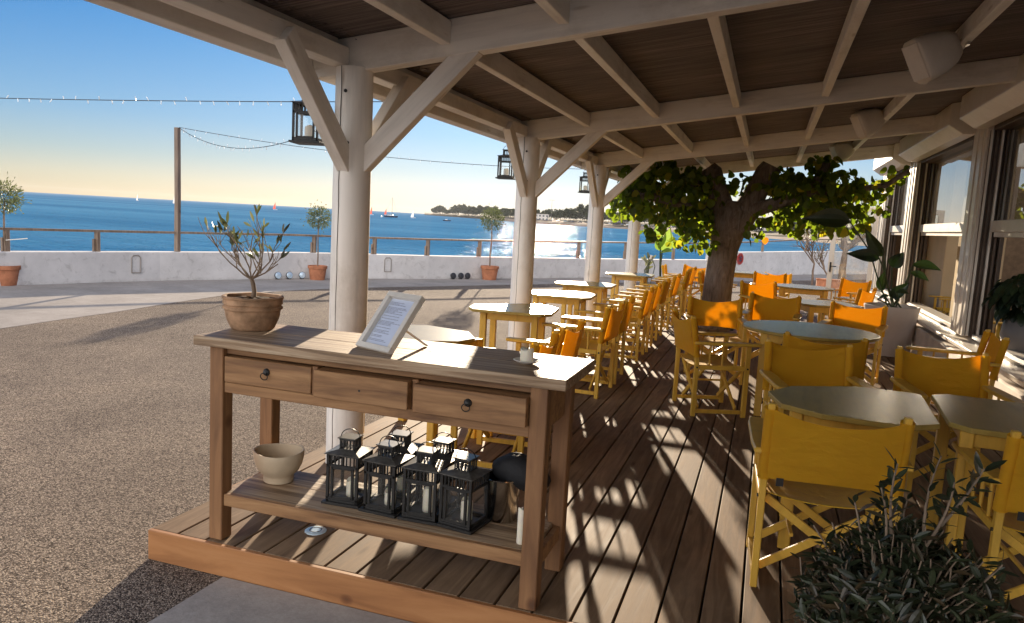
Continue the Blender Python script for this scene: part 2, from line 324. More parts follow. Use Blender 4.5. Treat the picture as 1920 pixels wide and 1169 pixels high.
def concrete(name, col, s=1.0):
    m, n, l, b = mat(name)
    v = coords(n, l, rnd=False)
    a = noise(n, l, v, 1.2*s, 8, 0.65); f = noise(n, l, v, 60, 4, 0.7); k = noise(n, l, v, 7*s, 6, 0.75, 0.5)
    c = ramp(n, l, a, [(0.3, tuple(x*0.72 for x in col)), (0.65, col)])
    c = mix(n, l, 0.5, c, ramp(n, l, k, [(0.3, (0.68, 0.66, 0.64)), (0.6, (1, 1, 1))]), 'MULTIPLY')
    c = mix(n, l, 0.3, c, ramp(n, l, f, [(0.35, (0.65, 0.65, 0.65)), (0.6, (1, 1, 1))]), 'MULTIPLY')
    l.new(c, b.inputs['Base Color']); b.inputs['Roughness'].default_value = 0.95; b.inputs['Specular IOR Level'].default_value = 0.06
    bump(n, l, b, f, 0.35, 0.005); return m
M['concrete'] = concrete('grey_concrete', (0.40, 0.36, 0.325))
M['slab'] = concrete('slab_concrete', (0.44, 0.41, 0.385), 2)
def plaster():
    m, n, l, b = mat('stained_white_plaster')
    tc = n.new('ShaderNodeTexCoord')
    a = noise(n, l, tc.outputs['Object'], 0.9, 8, 0.68); k = noise(n, l, tc.outputs['Object'], 5, 7, 0.75, 0.8); f = noise(n, l, tc.outputs['Object'], 45, 4)
    c = ramp(n, l, a, [(0.3, (0.48, 0.46, 0.45)), (0.62, (0.64, 0.615, 0.60))])
    c = mix(n, l, 0.6, c, ramp(n, l, k, [(0.30, (0.50, 0.48, 0.46)), (0.46, (1, 1, 1))]), 'MULTIPLY')
    sp = n.new('ShaderNodeSeparateXYZ'); l.new(tc.outputs['Object'], sp.inputs[0])
    ad = n.new('ShaderNodeMath'); ad.operation = 'MULTIPLY_ADD'; ad.inputs[1].default_value = 0.35; l.new(k, ad.inputs[0]); l.new(sp.outputs[2], ad.inputs[2])
    c = mix(n, l, 0.55, c, ramp(n, l, ad.outputs[0], [(0.06, (0.45, 0.42, 0.39)), (0.24, (1, 1, 1))]), 'MULTIPLY')
    l.new(c, b.inputs['Base Color']); b.inputs['Roughness'].default_value = 0.88
    bump(n, l, b, f, 0.3, 0.006); return m
M['plaster'] = plaster()
def reed():
    m, n, l, b = mat('reed_mat')
    v = coords(n, l, (0.7, 60, 8), False)
    f = noise(n, l, v, 1.5, 6, 0.6, 0.3)
    c = ramp(n, l, f, [(0.3, (0.055, 0.046, 0.046)), (0.5, (0.17, 0.145, 0.14)), (0.72, (0.36, 0.31, 0.295))])
    big = noise(n, l, coords(n, l, (0.5, 1.6, 1), False), 1.1, 4)
    c = mix(n, l, 0.7, c, ramp(n, l, big, [(0.3, (0.55, 0.5, 0.5)), (0.7, (1.1, 1.0, 0.95))]), 'MULTIPLY')
    l.new(c, b.inputs['Base Color']); b.inputs['Roughness'].default_value = 0.8
    bump(n, l, b, f, 0.8, 0.012)
    h = noise(n, l, coords(n, l, (2.2, 75, 1), False), 1.0, 3, 0.5)
    gt = n.new('ShaderNodeMath'); gt.operation = 'GREATER_THAN'; gt.inputs[1].default_value = 0.75; l.new(h, gt.inputs[0])
    t = n.new('ShaderNodeBsdfTransparent'); s = n.new('ShaderNodeMixShader')
    l.new(gt.outputs[0], s.inputs[0]); l.new(b.outputs[0], s.inputs[1]); l.new(t.outputs[0], s.inputs[2]); l.new(s.outputs[0], n['Material Output'].inputs[0])
    return m
M['reed'] = reed()
def water():
    m, n, l, b = mat('sea_water')
    v = coords(n, l, rnd=False)
    def mp(s, rot):
        k = n.new('ShaderNodeMapping'); k.inputs['Scale'].default_value = s; k.inputs['Rotation'].default_value = (0, 0, R(rot)); l.new(v, k.inputs[0]); return k.outputs[0]
    a = noise(n, l, mp((0.6, 1.1, 1), 12), 1.0, 4, 0.6, 0.5)
    c_ = noise(n, l, mp((0.13, 0.20, 1), 15), 1.0, 5, 0.62, 0.6)
    big = noise(n, l, mp((0.002, 0.016, 1), 25), 1.0, 4, 0.6)
    ad = n.new('ShaderNodeMath'); ad.operation = 'MULTIPLY_ADD'; ad.inputs[1].default_value = 5.0; l.new(c_, ad.inputs[0]); l.new(a, ad.inputs[2])
    col = ramp(n, l, big, [(0.35, (0.034, 0.16, 0.32)), (0.65, (0.070, 0.24, 0.42))])
    k = n.new('ShaderNodeBump'); k.inputs['Strength'].default_value = 1.0; k.inputs['Distance'].default_value = 0.85; l.new(ad.outputs[0], k.inputs['Height'])
    df = n.new('ShaderNodeBsdfDiffuse'); l.new(col, df.inputs[0]); l.new(k.outputs[0], df.inputs['Normal'])
    gl = n.new('ShaderNodeBsdfGlossy'); gl.inputs['Roughness'].default_value = 0.05; gl.inputs[0].default_value = (0.9, 0.95, 1, 1)
    k2 = n.new('ShaderNodeBump'); k2.inputs['Strength'].default_value = 1.0; k2.inputs['Distance'].default_value = 0.22; l.new(ad.outputs[0], k2.inputs['Height']); l.new(k2.outputs[0], gl.inputs['Normal'])
    lw = n.new('ShaderNodeLayerWeight'); l.new(k.outputs[0], lw.inputs['Normal'])
    pw_ = n.new('ShaderNodeMath'); pw_.operation = 'POWER'; pw_.inputs[1].default_value = 5; l.new(lw.outputs['Facing'], pw_.inputs[0])
    fa = n.new('ShaderNodeMath'); fa.operation = 'MULTIPLY_ADD'; fa.inputs[1].default_value = 0.15; fa.inputs[2].default_value = 0.015; l.new(pw_.outputs[0], fa.inputs[0])
    s_ = n.new('ShaderNodeMixShader'); l.new(fa.outputs[0], s_.inputs[0]); l.new(df.outputs[0], s_.inputs[1]); l.new(gl.outputs[0], s_.inputs[2])
    l.new(s_.outputs[0], n['Material Output'].inputs[0]); n.remove(b); return m
M['water'] = water()
M['land'] = plain('far_land', (0.07, 0.06, 0.04), 0.95, 0, 0.1, 0.35, 0.05)
M['sand'] = plain('sand_bank', (0.34, 0.26, 0.19), 0.95, 0, 0.1, 0.25, 0.08)

# ------------------------------------------------------------------ mesh helpers
class MB:
    def __init__(s): s.v = []; s.f = []
    def add(s, vs, fs):
        k = len(s.v); s.v += [tuple(x) for x in vs]; s.f += [[k+i for i in f] for f in fs]; return s
    def box(s, c, d, rot=None):
        hx, hy, hz = d[0]/2, d[1]/2, d[2]/2
        vs = [Vector((x*hx, y*hy, z*hz)) for z in (-1, 1) for y in (-1, 1) for x in (-1, 1)]
        if rot is not None: vs = [rot @ v for v in vs]
        c = Vector(c)
        return s.add([v+c for v in vs], [(0, 2, 3, 1), (4, 5, 7, 6), (0, 1, 5, 4), (2, 6, 7, 3), (0, 4, 6, 2), (1, 3, 7, 5)])
    def bar(s, p0, p1, w, h, up=(0, 0, 1)):
        p0, p1 = Vector(p0), Vector(p1); d = (p1-p0); L = d.length; x = d.normalized(); up = Vector(up)
        if abs(x.dot(up)) > 0.98: up = Vector((0, 1, 0))
        y = up.cross(x).normalized(); z = x.cross(y)
        rot = Matrix((x, y, z)).transposed()
        return s.box((p0+p1)/2, (L, w, h), rot)
    def sweep(s, pts, w, d):      # rectangular section in XY swept along mostly vertical points
        vs = []; fs = []
        for p in pts: vs += [(p[0]-w/2, p[1]-d/2, p[2]), (p[0]+w/2, p[1]-d/2, p[2]), (p[0]+w/2, p[1]+d/2, p[2]), (p[0]-w/2, p[1]+d/2, p[2])]
        n = len(pts)
        for i in range(n-1):
            for j in range(4): fs.append((i*4+j, i*4+(j+1) % 4, i*4+4+(j+1) % 4, i*4+4+j))
        fs += [(3, 2, 1, 0), tuple(range(4*n-4, 4*n))]
        return s.add(vs, fs)
    def tube(s, pts, rad, seg=8, caps=True, jit=0.0):
        pts = [Vector(p) for p in pts]; n = len(pts)
        if not isinstance(rad, (list, tuple)): rad = [rad]*n
        vs = []; fs = []; ref = None
        for i, p in enumerate(pts):
            t = (pts[min(i+1, n-1)]-pts[max(i-1, 0)]).normalized()
            if ref is None: ref = Vector((1, 0, 0)) if abs(t.x) < 0.9 else Vector((0, 1, 0))
            x = (ref - t*ref.dot(t)).normalized(); ref = x; y = t.cross(x)
            for j in range(seg):
                a = 2*math.pi*j/seg; r = rad[i]*(1+random.uniform(-jit, jit))
                vs.append(p + (x*math.cos(a)+y*math.sin(a))*r)
        for i in range(n-1):
            for j in range(seg): fs.append((i*seg+j, i*seg+(j+1) % seg, (i+1)*seg+(j+1) % seg, (i+1)*seg+j))
        if caps: fs += [tuple(range(seg-1, -1, -1)), tuple(range((n-1)*seg, n*seg))]
        return s.add(vs, fs)
    def lathe(s, prof, seg=28, c=(0, 0, 0), fx=1, fy=1, warp=None):
        vs = []; fs = []
        for i, (r, z) in enumerate(prof):
            for j in range(seg):
                a = 2*math.pi*j/seg; zz = z + (warp(a, z) if warp else 0)
                vs.append((c[0]+r*fx*math.cos(a), c[1]+r*fy*math.sin(a), c[2]+zz))
        for i in range(len(prof)-1):
            for j in range(seg): fs.append((i*seg+j, i*seg+(j+1) % seg, (i+1)*seg+(j+1) % seg, (i+1)*seg+j))
        fs += [tuple(range(seg-1, -1, -1)), tuple(range((len(prof)-1)*seg, len(prof)*seg))]
        return s.add(vs, fs)
    def prism(s, poly, z0, z1):
        n = len(poly)
        return s.add([(x, y, z0) for x, y in poly]+[(x, y, z1) for x, y in poly], [tuple(range(n-1, -1, -1)), tuple(range(n, 2*n))]+[(i, (i+1) % n, n+(i+1) % n, n+i) for i in range(n)])
    def leaf(s, p, d, nrm, L, W, kind='lance', curl=0.15):
        d = Vector(d).normalized(); nrm = Vector(nrm); side = d.cross(nrm)
        if side.length < 1e-4: side = d.orthogonal()
        side.normalize(); up = side.cross(d); p = Vector(p)
        if kind == 'lance':
            pr = [(0, 0), (0.28, 0.8), (0.55, 1.0), (0.82, 0.6), (1, 0)]
        elif kind == 'round':
            pr = [(0, 0.15), (0.08, 0.75), (0.35, 1.05), (0.6, 0.9), (0.8, 0.62), (1, 0.0)]
        else:
            pr = [(0, 0), (0.12, 0.55), (0.35, 1.0), (0.65, 0.85), (0.88, 0.4), (1, 0)]
        mid = [p + d*(t*L) + up*(-curl*L*t*t) for t, _ in pr]
        a = [m + side*(wd*W/2) + up*(0.12*W*wd) for m, (t, wd) in zip(mid, pr)]
        b = [m - side*(wd*W/2) + up*(0.12*W*wd) for m, (t, wd) in zip(mid, pr)]
        n = len(pr); vs = mid+a+b; fs = []
        for i in range(n-1):
            for o in (1, 2):
                q = [i, i+1, o*n+i+1, o*n+i] if o == 1 else [i+1, i, o*n+i, o*n+i+1]
                if pr[i][1] == 0: q = [x for x in q if x != o*n+i]
                if pr[i+1][1] == 0: q = [x for x in q if x != o*n+i+1]
                if len(q) >= 3: fs.append(q)
        used = sorted({i for f in fs for i in f}); mp = {u: k for k, u in enumerate(used)}
        return s.add([vs[u] for u in used], [[mp[i] for i in f] for f in fs])
    def build(s, name, m, parent=None, loc=None, rot=None, bevel=0, smooth=False, seg=1, quat=None):
        me = bpy.data.meshes.new(name); me.from_pydata(s.v, [], s.f)
        bm = bmesh.new(); bm.from_mesh(me)
        if s.f and not smooth == 'leaf': bmesh.ops.recalc_face_normals(bm, faces=bm.faces)
        if bevel:
            ed = [e for e in bm.edges if len(e.link_faces) == 2 and e.calc_face_angle(0) > R(35)]
            bmesh.ops.bevel(bm, geom=ed, offset=bevel, segments=seg, affect='EDGES', clamp_overlap=True, profile=0.5)
        if smooth is True:
            for f in bm.faces: f.smooth = True
            for e in bm.edges:
                if len(e.link_faces) == 2 and e.calc_face_angle(0) > R(50): e.smooth = False
        bm.to_mesh(me); bm.free()
        if m is not None: me.materials.append(m)
        o = bpy.data.objects.new(name, me); COL.objects.link(o)
        if parent is not None: o.parent = parent
        if loc is not None: o.location = loc
        if rot is not None: o.rotation_euler = rot
        return o

def tag(o, label=None, cat=None, group=None, kind=None):
    if label: o['label'] = label
    if cat: o['category'] = cat
    if group: o['group'] = group
    if kind: o['kind'] = kind
    return o
def thing(name, label, cat, loc=(0, 0, 0), rz=0, group=None, kind=None):
    o = bpy.data.objects.new(name, None); COL.objects.link(o); o.empty_display_size = 0.1
    o.location = loc; o.rotation_euler = (0, 0, rz)
    return tag(o, label, cat, group, kind)
KIDS = {}
def kids(o): return [c for c in bpy.data.objects if c.parent == o]
def copy_tree(o, cache={}):
    def rec(x, par):
        c = x.copy(); COL.objects.link(c); c.parent = par
        for k in TREE[x.name]: rec(k, c)
        return c
    if o.name not in TREE:
        allo = list(bpy.data.objects)
        def reg(x):
            TREE[x.name] = [k for k in allo if k.parent == x]
            for k in TREE[x.name]: reg(k)
        reg(o)
    return rec(o, None)
TREE = {}
def place(proto, used, loc, rz, label, group=None, scale=None):
    o = proto if not used else copy_tree(proto)
    o.location = loc; o.rotation_euler = (0, 0, rz)
    if scale: o.scale = (scale,)*3
    tag(o, label, None, group); return o
def orient_bar(name, p0, p1, w, h, m, parent, base=(0, 0, 0), bevel=0.004, roll=None):
    p0, p1 = Vector(p0)-Vector(base), Vector(p1)-Vector(base)
    d = p1-p0; L = d.length; x = d.normalized(); up = Vector((0, 0, 1))
    if abs(x.z) > 0.98: up = Vector((0, 1, 0))
    y = up.cross(x).normalized(); z = x.cross(y)
    o = MB().box((0, 0, 0), (L, w, h)).build(name, m, parent, bevel=bevel)
    o.matrix_local = Matrix.Translation((p0+p1)/2) @ Matrix((x, y, z)).transposed().to_4x4()
    return o
def ray(px, py): return FW + RT*((px-960)/F) - UP*((py-584.5)/F)
def ony(px, py, Y): d = ray(px, py); return CAM + d*(Y/d.y)
def onz(px, py, z): d = ray(px, py); return CAM + d*((z-CAM.z)/d.z)
def far(px, py, D):
    d = ray(px, py); return CAM + d*(D/math.hypot(d.x, d.y))
def sph():
    while True:
        v = Vector((random.uniform(-1, 1), random.uniform(-1, 1), random.uniform(-1, 1)))
        if 0.01 < v.length < 1: return v
GZ = -0.147

# ------------------------------------------------------------------ ground, path, sea, land
wall_pts = [(-13.9, 5.0, .48, .87), (-13.5, 7.6, .47, .87), (-12.92, 9.87, .465, .87), (-12.35, 11.65, .455, .86), (-11.98, 12.66, .455, .86), (-11.28, 13.96, .46, .87), (-10.48, 15.43, .47, .88), (-9.48, 16.76, .465, .875), (-8.35, 18.1, .46, .885), (-7.25, 19.7, .455, .90), (-6.3, 21.2, .45, .925), (-5.0, 23.3, .44, .95), (-3.2, 26.2, .44, 1.0), (-1.85, 28.5, .44, 1.04)]
wall_pts2 = [(-1.85, 28.5, .72, 1.04), (0, 31.6, .78, 1.18), (1.63, 34.5, .84, 1.34), (4.5, 39.0, .9, 1.45), (8, 43, .9, 1.45)]
def strip_poly(extra): return extra
g = MB()
inner = [(p[0]-0.15, p[1]+0.05) for p in wall_pts+wall_pts2[1:]]
poly = inner + [(60, 43), (60, -30), (-40, -30), (-40, 5)]
g.prism(poly, GZ-6, GZ)
tag(g.build('ground', M['gravel'], smooth=False), kind='structure')
edge = [(-8.75, 4.0), (-8.89, 6.78), (-8.98, 7.6), (-9.06, 8.68), (-9.23, 9.84), (-9.4, 11.4), (-9.1, 13.0), (-8.55, 14.5), (-7.5, 16.2), (-6.3, 18.2), (-5.0, 20.4), (-3.4, 23.0), (-1.0, 26.5), (2, 31), (6, 37)]
pp = edge + [(p[0]+0.0, p[1]) for p in reversed(wall_pts2[1:])] + [(p[0], p[1]) for p in reversed(wall_pts)] + [(-14.2, 0), (-14.2, -20), (-8.8, -20)]
tag(MB().prism(pp, GZ-0.05, GZ+0.004).build('path', M['concrete']), kind='structure')
tag(MB().prism([(-2.215, 2.715), (-2.225, 2.2), (-2.3, -3.0), (3.5, -3.0), (3.5, 2.715)], GZ-0.05, GZ+0.008).build('pavement', M['slab'], bevel=0.004), kind='structure')
SEA = -2.7
sm = MB().add([(-30000, -2000, SEA), (30000, -2000, SEA), (30000, 32000, SEA), (-30000, 32000, SEA)], [(0, 1, 2, 3)])
tag(sm.build('sea', M['water']), kind='structure')

def wall_run(name, pts, label, th=0.32):
    base = Vector((pts[0][0], pts[0][1], GZ))
    t = thing(name, label, 'wall', base)
    m_ = MB(); vs = []; n = len(pts)
    for i, p in enumerate(pts):
        a, b = Vector(pts[max(i-1, 0)][:2]), Vector(pts[min(i+1, n-1)][:2]); d = (b-a).normalized(); nr = Vector((-d.y, d.x))
        for o_, z in ((0, GZ-0.03), (0, p[2]-0.012), (0.012, p[2]), (th-0.012, p[2]), (th, p[2]-0.012), (th, SEA-1)):
            vs.append((p[0]+nr.x*o_-base.x, p[1]+nr.y*o_-base.y, z-base.z))
    fs = [(i*6+j, i*6+(j+1) % 6, i*6+6+(j+1) % 6, i*6+6+j) for i in range(n-1) for j in range(6)] + [(5, 4, 3, 2, 1, 0), tuple(range(6*n-6, 6*n))]
    m_.add(vs, fs).build('wall_body', M['plaster'], t)
    return t, base
sw, swb = wall_run('sea_wall', wall_pts, 'long low white plastered sea wall curving along the promenade')
wall_run('sea_wall', wall_pts2, 'taller stretch of white plastered wall behind the tree trunk')
# recessed service boxes framed on the wall
for (px, py) in ((248, 495), (729, 497)):
    q = onz(px, 527 if px < 400 else 524, GZ)
    best = min(range(len(wall_pts)-1), key=lambda i: (Vector(wall_pts[i][:2])+Vector(wall_pts[i+1][:2])-2*q.xy).length)
    a, b = Vector(wall_pts[best][:2]), Vector(wall_pts[best+1][:2]); d = (b-a).normalized()
    pt = a + d*(q.xy-a).dot(d); nr = Vector((d.y, -d.x))
    t = thing('service_hatch', 'shallow rounded hatch in the low wall, %s' % ('left of the tall pole' if px < 400 else 'just right of the front column'), 'hatch', (pt.x+nr.x*0.001, pt.y+nr.y*0.001, 0.04), math.atan2(d.y, d.x))
    MB().tube([(-.09, -.012, .0), (-.09, -.012, .30), (-.05, -.012, .35), (.05, -.012, .35), (.09, -.012, .30), (.09, -.012, .0), (-.09, -.012, 0)], 0.012, 6).build('hatch_frame', M['concrete'], t)
    MB().box((0, -0.004, .16), (.15, .012, .32)).build('hatch_cover', M['plaster'], t, bevel=0.003)
# round wall lights
def wall_frame(px, py):
    q = onz(px, py, GZ)
    best = min(range(len(wall_pts)-1), key=lambda i: ((Vector(wall_pts[i][:2])+Vector(wall_pts[i+1][:2]))/2-q.xy).length)
    a, b = Vector(wall_pts[best][:2]), Vector(wall_pts[best+1][:2]); d = (b-a).normalized()
    pt = a + d*(q.xy-a).dot(d); return pt, d
def ground_lamp(shell, glassm, label, group, px, py):
    pt, d = wall_frame(px, py); nr = Vector((d.y, -d.x))
    t = thing('ground_floodlight', label, 'floodlight', (pt.x+nr.x*0.12, pt.y+nr.y*0.12, GZ), math.atan2(d.y, d.x), group); t.scale = (.66,)*3
    MB().lathe([(0.105, 0), (0.125, 0.02), (0.125, 0.07), (0.115, 0.075)], 20).build('lamp_body', shell, t, (0, 0.02, 0.14), (R(80), 0, 0), smooth=True)
    MB().lathe([(0.113, 0), (0.113, 0.006), (0.06, 0.02), (0.005, 0.024)], 20).build('lens', glassm, t, (0, -0.053, 0.152), (R(80), 0, 0), smooth=True)
    MB().box((0, 0.03, 0.015), (0.12, 0.1, 0.03)).build('bracket', shell, t)
for i, px in enumerate((520, 543, 568)):
    ground_lamp(M['dark_tile'], M['mirror_disc'], ('pale round floodlight by the wall, farthest left of three', 'pale round floodlight by the wall, middle one of three', 'pale round floodlight by the wall, next to the terracotta pot')[i], 'pale floodlights at the foot of the sea wall', px, 524.5)
for i, px in enumerate((853, 868, 881)):
    ground_lamp(M['dark_tile'], M['dark_tile'], ('dark round floodlight at the wall foot, leftmost of three', 'dark round floodlight at the wall foot, middle of three', 'dark round floodlight at the wall foot, nearest the potted topiary')[i], 'dark floodlights at the foot of the sea wall', px, 525)

# railing on the sea wall
allw = wall_pts + wall_pts2
rl = thing('railing', 'wooden handrail on short posts along the top of the sea wall', 'railing', (wall_pts[0][0], wall_pts[0][1], wall_pts[0][2])); rb = Vector(rl.location)
def off(i, pts, o_=0.16):
    n = len(pts); a, b = Vector(pts[max(i-1, 0)][:2]), Vector(pts[min(i+1, n-1)][:2]); d = (b-a).normalized(); return Vector((pts[i][0]-d.y*o_, pts[i][1]+d.x*o_, 0))
hr = MB(); aw = wall_pts + wall_pts2[1:]
pr_ = [off(i, aw) + Vector((0, 0, aw[i][3])) - rb for i in range(len(aw))]
for i in range(len(pr_)-1): hr.bar(pr_[i], pr_[i+1], 0.075, 0.045)
hr.build('handrail', M['rail'], rl)
def on_wall(px):
    lo = None
    for i in range(len(aw)-1):
        for k in range(40):
            f = k/40; p = Vector(aw[i])*(1-f)+Vector(aw[i+1])*f if False else [aw[i][j]*(1-f)+aw[i+1][j]*f for j in range(4)]
            v = Vector((p[0], p[1], p[2]))-CAM; z = v.dot(FW)
            if z <= 0: continue
            x = 960+F*v.dot(RT)/z
            if lo is None or abs(x-px) < lo[0]: lo = (abs(x-px), p, Vector((aw[i+1][0]-aw[i][0], aw[i+1][1]-aw[i][1])).normalized())
    return lo[1], lo[2]
for px in (-60, 20, 190, 594, 705, 808, 905, 1000, 1090, 1180, 1268, 1352, 1437, 1519):
    p, d = on_wall(px); zt = p[2]
    if px > 1335: zt = [q for q in (p[2],)][0]
    x, y = p[0]-d.y*0.16-rb.x, p[1]+d.x*0.16-rb.y
    mb = MB().box((x, y, (zt+p[3])/2-rb.z-0.02), (0.09, 0.07, p[3]-zt+0.01)); mb.box((x-d.x*0.06, y-d.y*0.06, zt+0.12-rb.z), (0.05, 0.06, 0.26))
    mb.build('post', M['rail'], rl, bevel=0.004)
# tall pole
p, d = on_wall(336); pole_xy = Vector((p[0]-d.y*0.16, p[1]+d.x*0.16))
POLE = Vector((pole_xy.x, pole_xy.y, 3.08))
MBp = MB().sweep([(0, 0, 0), (0.01, 0, 1.2), (0, 0, 2.6)], 0.095, 0.095)
tag(MBp.build('wooden_pole', M['rail'], None, (pole_xy.x, pole_xy.y, p[2]), bevel=0.006), 'tall square wooden pole standing on the sea wall', 'pole')

# string lights
def string_light(label, A, B, sag, n, seg=40):
    A, B = Vector(A), Vector(B); t = thing('string_light', label, 'string light', A)
    P = [A.lerp(B, i/seg) - Vector((0, 0, 4*sag*(i/seg)*(1-i/seg))) - A for i in range(seg+1)]
    MB().tube(P, 0.006, 5).build('cable', M['black_cable'], t)
    bm_ = None
    for k in range(n):
        f = (k+0.5)/n; q = A.lerp(B, f) - Vector((0, 0, 4*sag*f*(1-f))) - A
        if bm_ is None:
            bm_ = MB().tube([(0, 0, 0), (0, 0, -.03)], 0.006, 6).tube([(0, 0, -.03), (0, 0, -.042), (0, 0, -.055)], [0.004, 0.008, 0.003], 6).build('bulb', M['bulb'], t, q); o = bm_
        else:
            o = bm_.copy(); COL.objects.link(o); o.parent = t; o.location = q
        o.rotation_euler = (random.uniform(-.5, .5), random.uniform(-.5, .5) + (math.pi if random.random() < .25 else 0), 0)
string_light('taut string of tiny bulbs high across the sky', ony(-60, 183, 8.2), ony(760, 191, 8.6), 0.02, 34)
string_light('drooping string of bulbs hanging from the pole top to the front column', POLE + Vector((0.05, 0, -0.03)), ony(640, 222, 9.5), 0.42, 40)
string_light('long thin string of bulbs running from the pole top towards the tree', POLE + Vector((0.05, 0, -0.02)), ony(1240, 318, 17), 0.25, 46)

# far shore -------------------------------------------------------
HZ = lambda px: 357.5+0.0547*px
def dirpx(px):
    d = ray(px, HZ(px)); return Vector((d.x, d.y)).normalized()
shore = [(796, 2600), (812, 2300), (840, 2050), (880, 1650), (930, 1250), (975, 960), (1040, 840), (1110, 780), (1180, 735), (1250, 700), (1320, 650), (1400, 590), (1470, 540), (1540, 490), (1620, 430), (1760, 360), (2100, 300)]
vs = []; fs = []
prof = [(0, SEA-1), (0, SEA+0.4), (12, SEA+2.6), (60, SEA+5), (260, SEA+8), (900, SEA+10)]
for px, D in shore:
    d = dirpx(px)
    for dd, z in prof:
        vs.append((d.x*(D+dd), d.y*(D+dd), z + (0.6*math.sin(px*0.3) if dd > 10 else 0)))
n_ = len(prof)
fs = [(i*n_+j, i*n_+j+1, (i+1)*n_+j+1, (i+1)*n_+j) for i in range(len(shore)-1) for j in range(n_-1)]
tag(MB().add(vs, fs).build('terrain', M['land']), kind='structure')
vs = []
for px, D in shore[4:]:
    d = dirpx(px)
    for dd, z in ((-3, SEA-0.2), (4, SEA+1.4), (14, SEA+3.1), (22, SEA+3.5)): vs.append((d.x*(D+dd), d.y*(D+dd), z))
fs = [(i*4+j, i*4+j+1, (i+1)*4+j+1, (i+1)*4+j) for i in range(len(shore)-5) for j in range(3)]
tag(MB().add(vs, fs).build('beach', M['sand']), kind='structure')
def shore_d(px):
    for (a, A), (b, B) in zip(shore, shore[1:]):
        if a <= px <= b: return A+(B-A)*(px-a)/(b-a)
    return shore[-1][1]
def crown_mesh(w, h, z0, n, leaf, flat=0.75):
    mb = MB(); cl = [(Vector((random.gauss(0, .32)*w/2, random.gauss(0, .32)*w/2, z0+h*(0.35+random.random()*.5))), random.uniform(.18, .32)*w) for _ in range(9)]
    for _ in range(n):
        c, r = random.choice(cl); v = sph(); v = v.normalized()*(0.6+0.4*random.random())
        p = c + Vector((v.x*r, v.y*r, v.z*r*flat))
        dd = sph(); mb.leaf(p, dd, sph(), leaf*random.uniform(.6, 1.3), leaf*.7, 'round', 0.1)
    return mb
def far_tree(name, w, H, label, cat, n=420, leaf=1.5, trunk=0.35):
    t = thing(name, label, cat)
    crown_mesh(w, H*.85, H*.14, n, leaf).build('crown', M['pine'], t, smooth='leaf')
    MB().tube([(0, 0, -1), (.2, 0, H*.35), (0, .1, H*.7)], [trunk, trunk*.8, trunk*.4], 6).build('trunk', M['bark'], t)
    return t
pine_a = far_tree('pine_tree', 12, 13, None, 'tree'); pine_b = far_tree('pine_tree', 16, 12, None, 'tree'); pine_c = far_tree('pine_tree', 10, 15, None, 'tree')
protos = [pine_a, pine_b, pine_c]; usedp = [False]*3
def put_tree(px, dd, s, label, group, z=None):
    i = random.randrange(3); D = shore_d(px)+dd; d = dirpx(px)
    zz = SEA + 3 + min(dd, 300)*0.012 if z is None else z
    place(protos[i], usedp[i], (d.x*D, d.y*D, zz), random.uniform(0, 6.28), label, group, s); usedp[i] = True
px = 812
cape_h = lambda x: 0.75 if x < 818 else (1.0 if x < 832 else (0.62 if x < 850 else (1.15 if x < 930 else (0.95 if x < 975 else .7))))
while px < 985:
    D = shore_d(px)
    for dd in (30, 120):
        s = cape_h(px)*D/1650*random.uniform(1.25, 1.6); s = max(1.1, s)
        put_tree(px+random.uniform(-2, 2), dd, s, 'dark umbrella pine among the wood covering the far headland', 'umbrella pines on the far headland')
    px += random.uniform(3.2, 4.6)
px = 985
while px < 1330:
    put_tree(px, random.uniform(70, 190), random.uniform(.75, 1.25)*(1.25 if 1055 < px < 1110 else 1.0), 'hazy dark tree in the line behind the parked cars across the bay', 'trees behind the parked cars across the bay'); px += random.uniform(3, 6)
px = 1335
while px < 1640:
    put_tree(px, random.uniform(50, 130), random.uniform(.5, .85)*(1.5 if 1455 < px < 1545 else .8), 'dark bushy tree on the near end of the far shore', 'dark trees at the near end of the far shore'); px += random.uniform(6, 13)
# parked cars across the bay
def make_car(paint):
    t = thing('parked_car', None, 'car')
    prof_ = [(-2.1, .35), (-2.15, .75), (-1.95, .95), (-1.0, 1.02), (-.4, 1.45), (1.1, 1.48), (1.75, 1.0), (2.1, .9), (2.15, .4)]
    mb = MB(); n = len(prof_); v = [(x, -.85 if z < 1.1 else -.68, z) for x, z in prof_]+[(x, .85 if z < 1.1 else .68, z) for x, z in prof_]
    mb.add(v, [tuple(range(n)), tuple(range(2*n-1, n-1, -1))]+[(i, n+i, n+(i+1) % n, (i+1) % n) for i in range(n)]).build('body', paint, t, bevel=0.06)
    g_ = MB()
    for s in (-1, 1): g_.add([(-.85, s*.83, 1.04), (-.35, s*.71, 1.4), (1.05, s*.71, 1.42), (1.5, s*.83, 1.04)], [(0, 1, 2, 3)])
    g_.add([(-1.0, -.7, 1.06), (-1.0, .7, 1.06), (-.45, .62, 1.42), (-.45, -.62, 1.42)], [(0, 1, 2, 3)])
    g_.build('window', M['car_glass'], t)
    for x in (-1.3, 1.3):
        for s in (-1, 1): MB().lathe([(.31, -.1), (.33, -.06), (.33, .06), (.31, .1)], 14).build('wheel', M['tyre'], t, (x, s*.78, .33), (R(90), 0, 0))
    return t
cars = [make_car(M['car_a']), make_car(M['car_b']), make_car(M['car_c'])]; uc = [False]*3
cn = ('grey', 'white', 'dark'); lab_c = ['%s car parked in the row on the far bank'%x for x in cn]
px = 1008
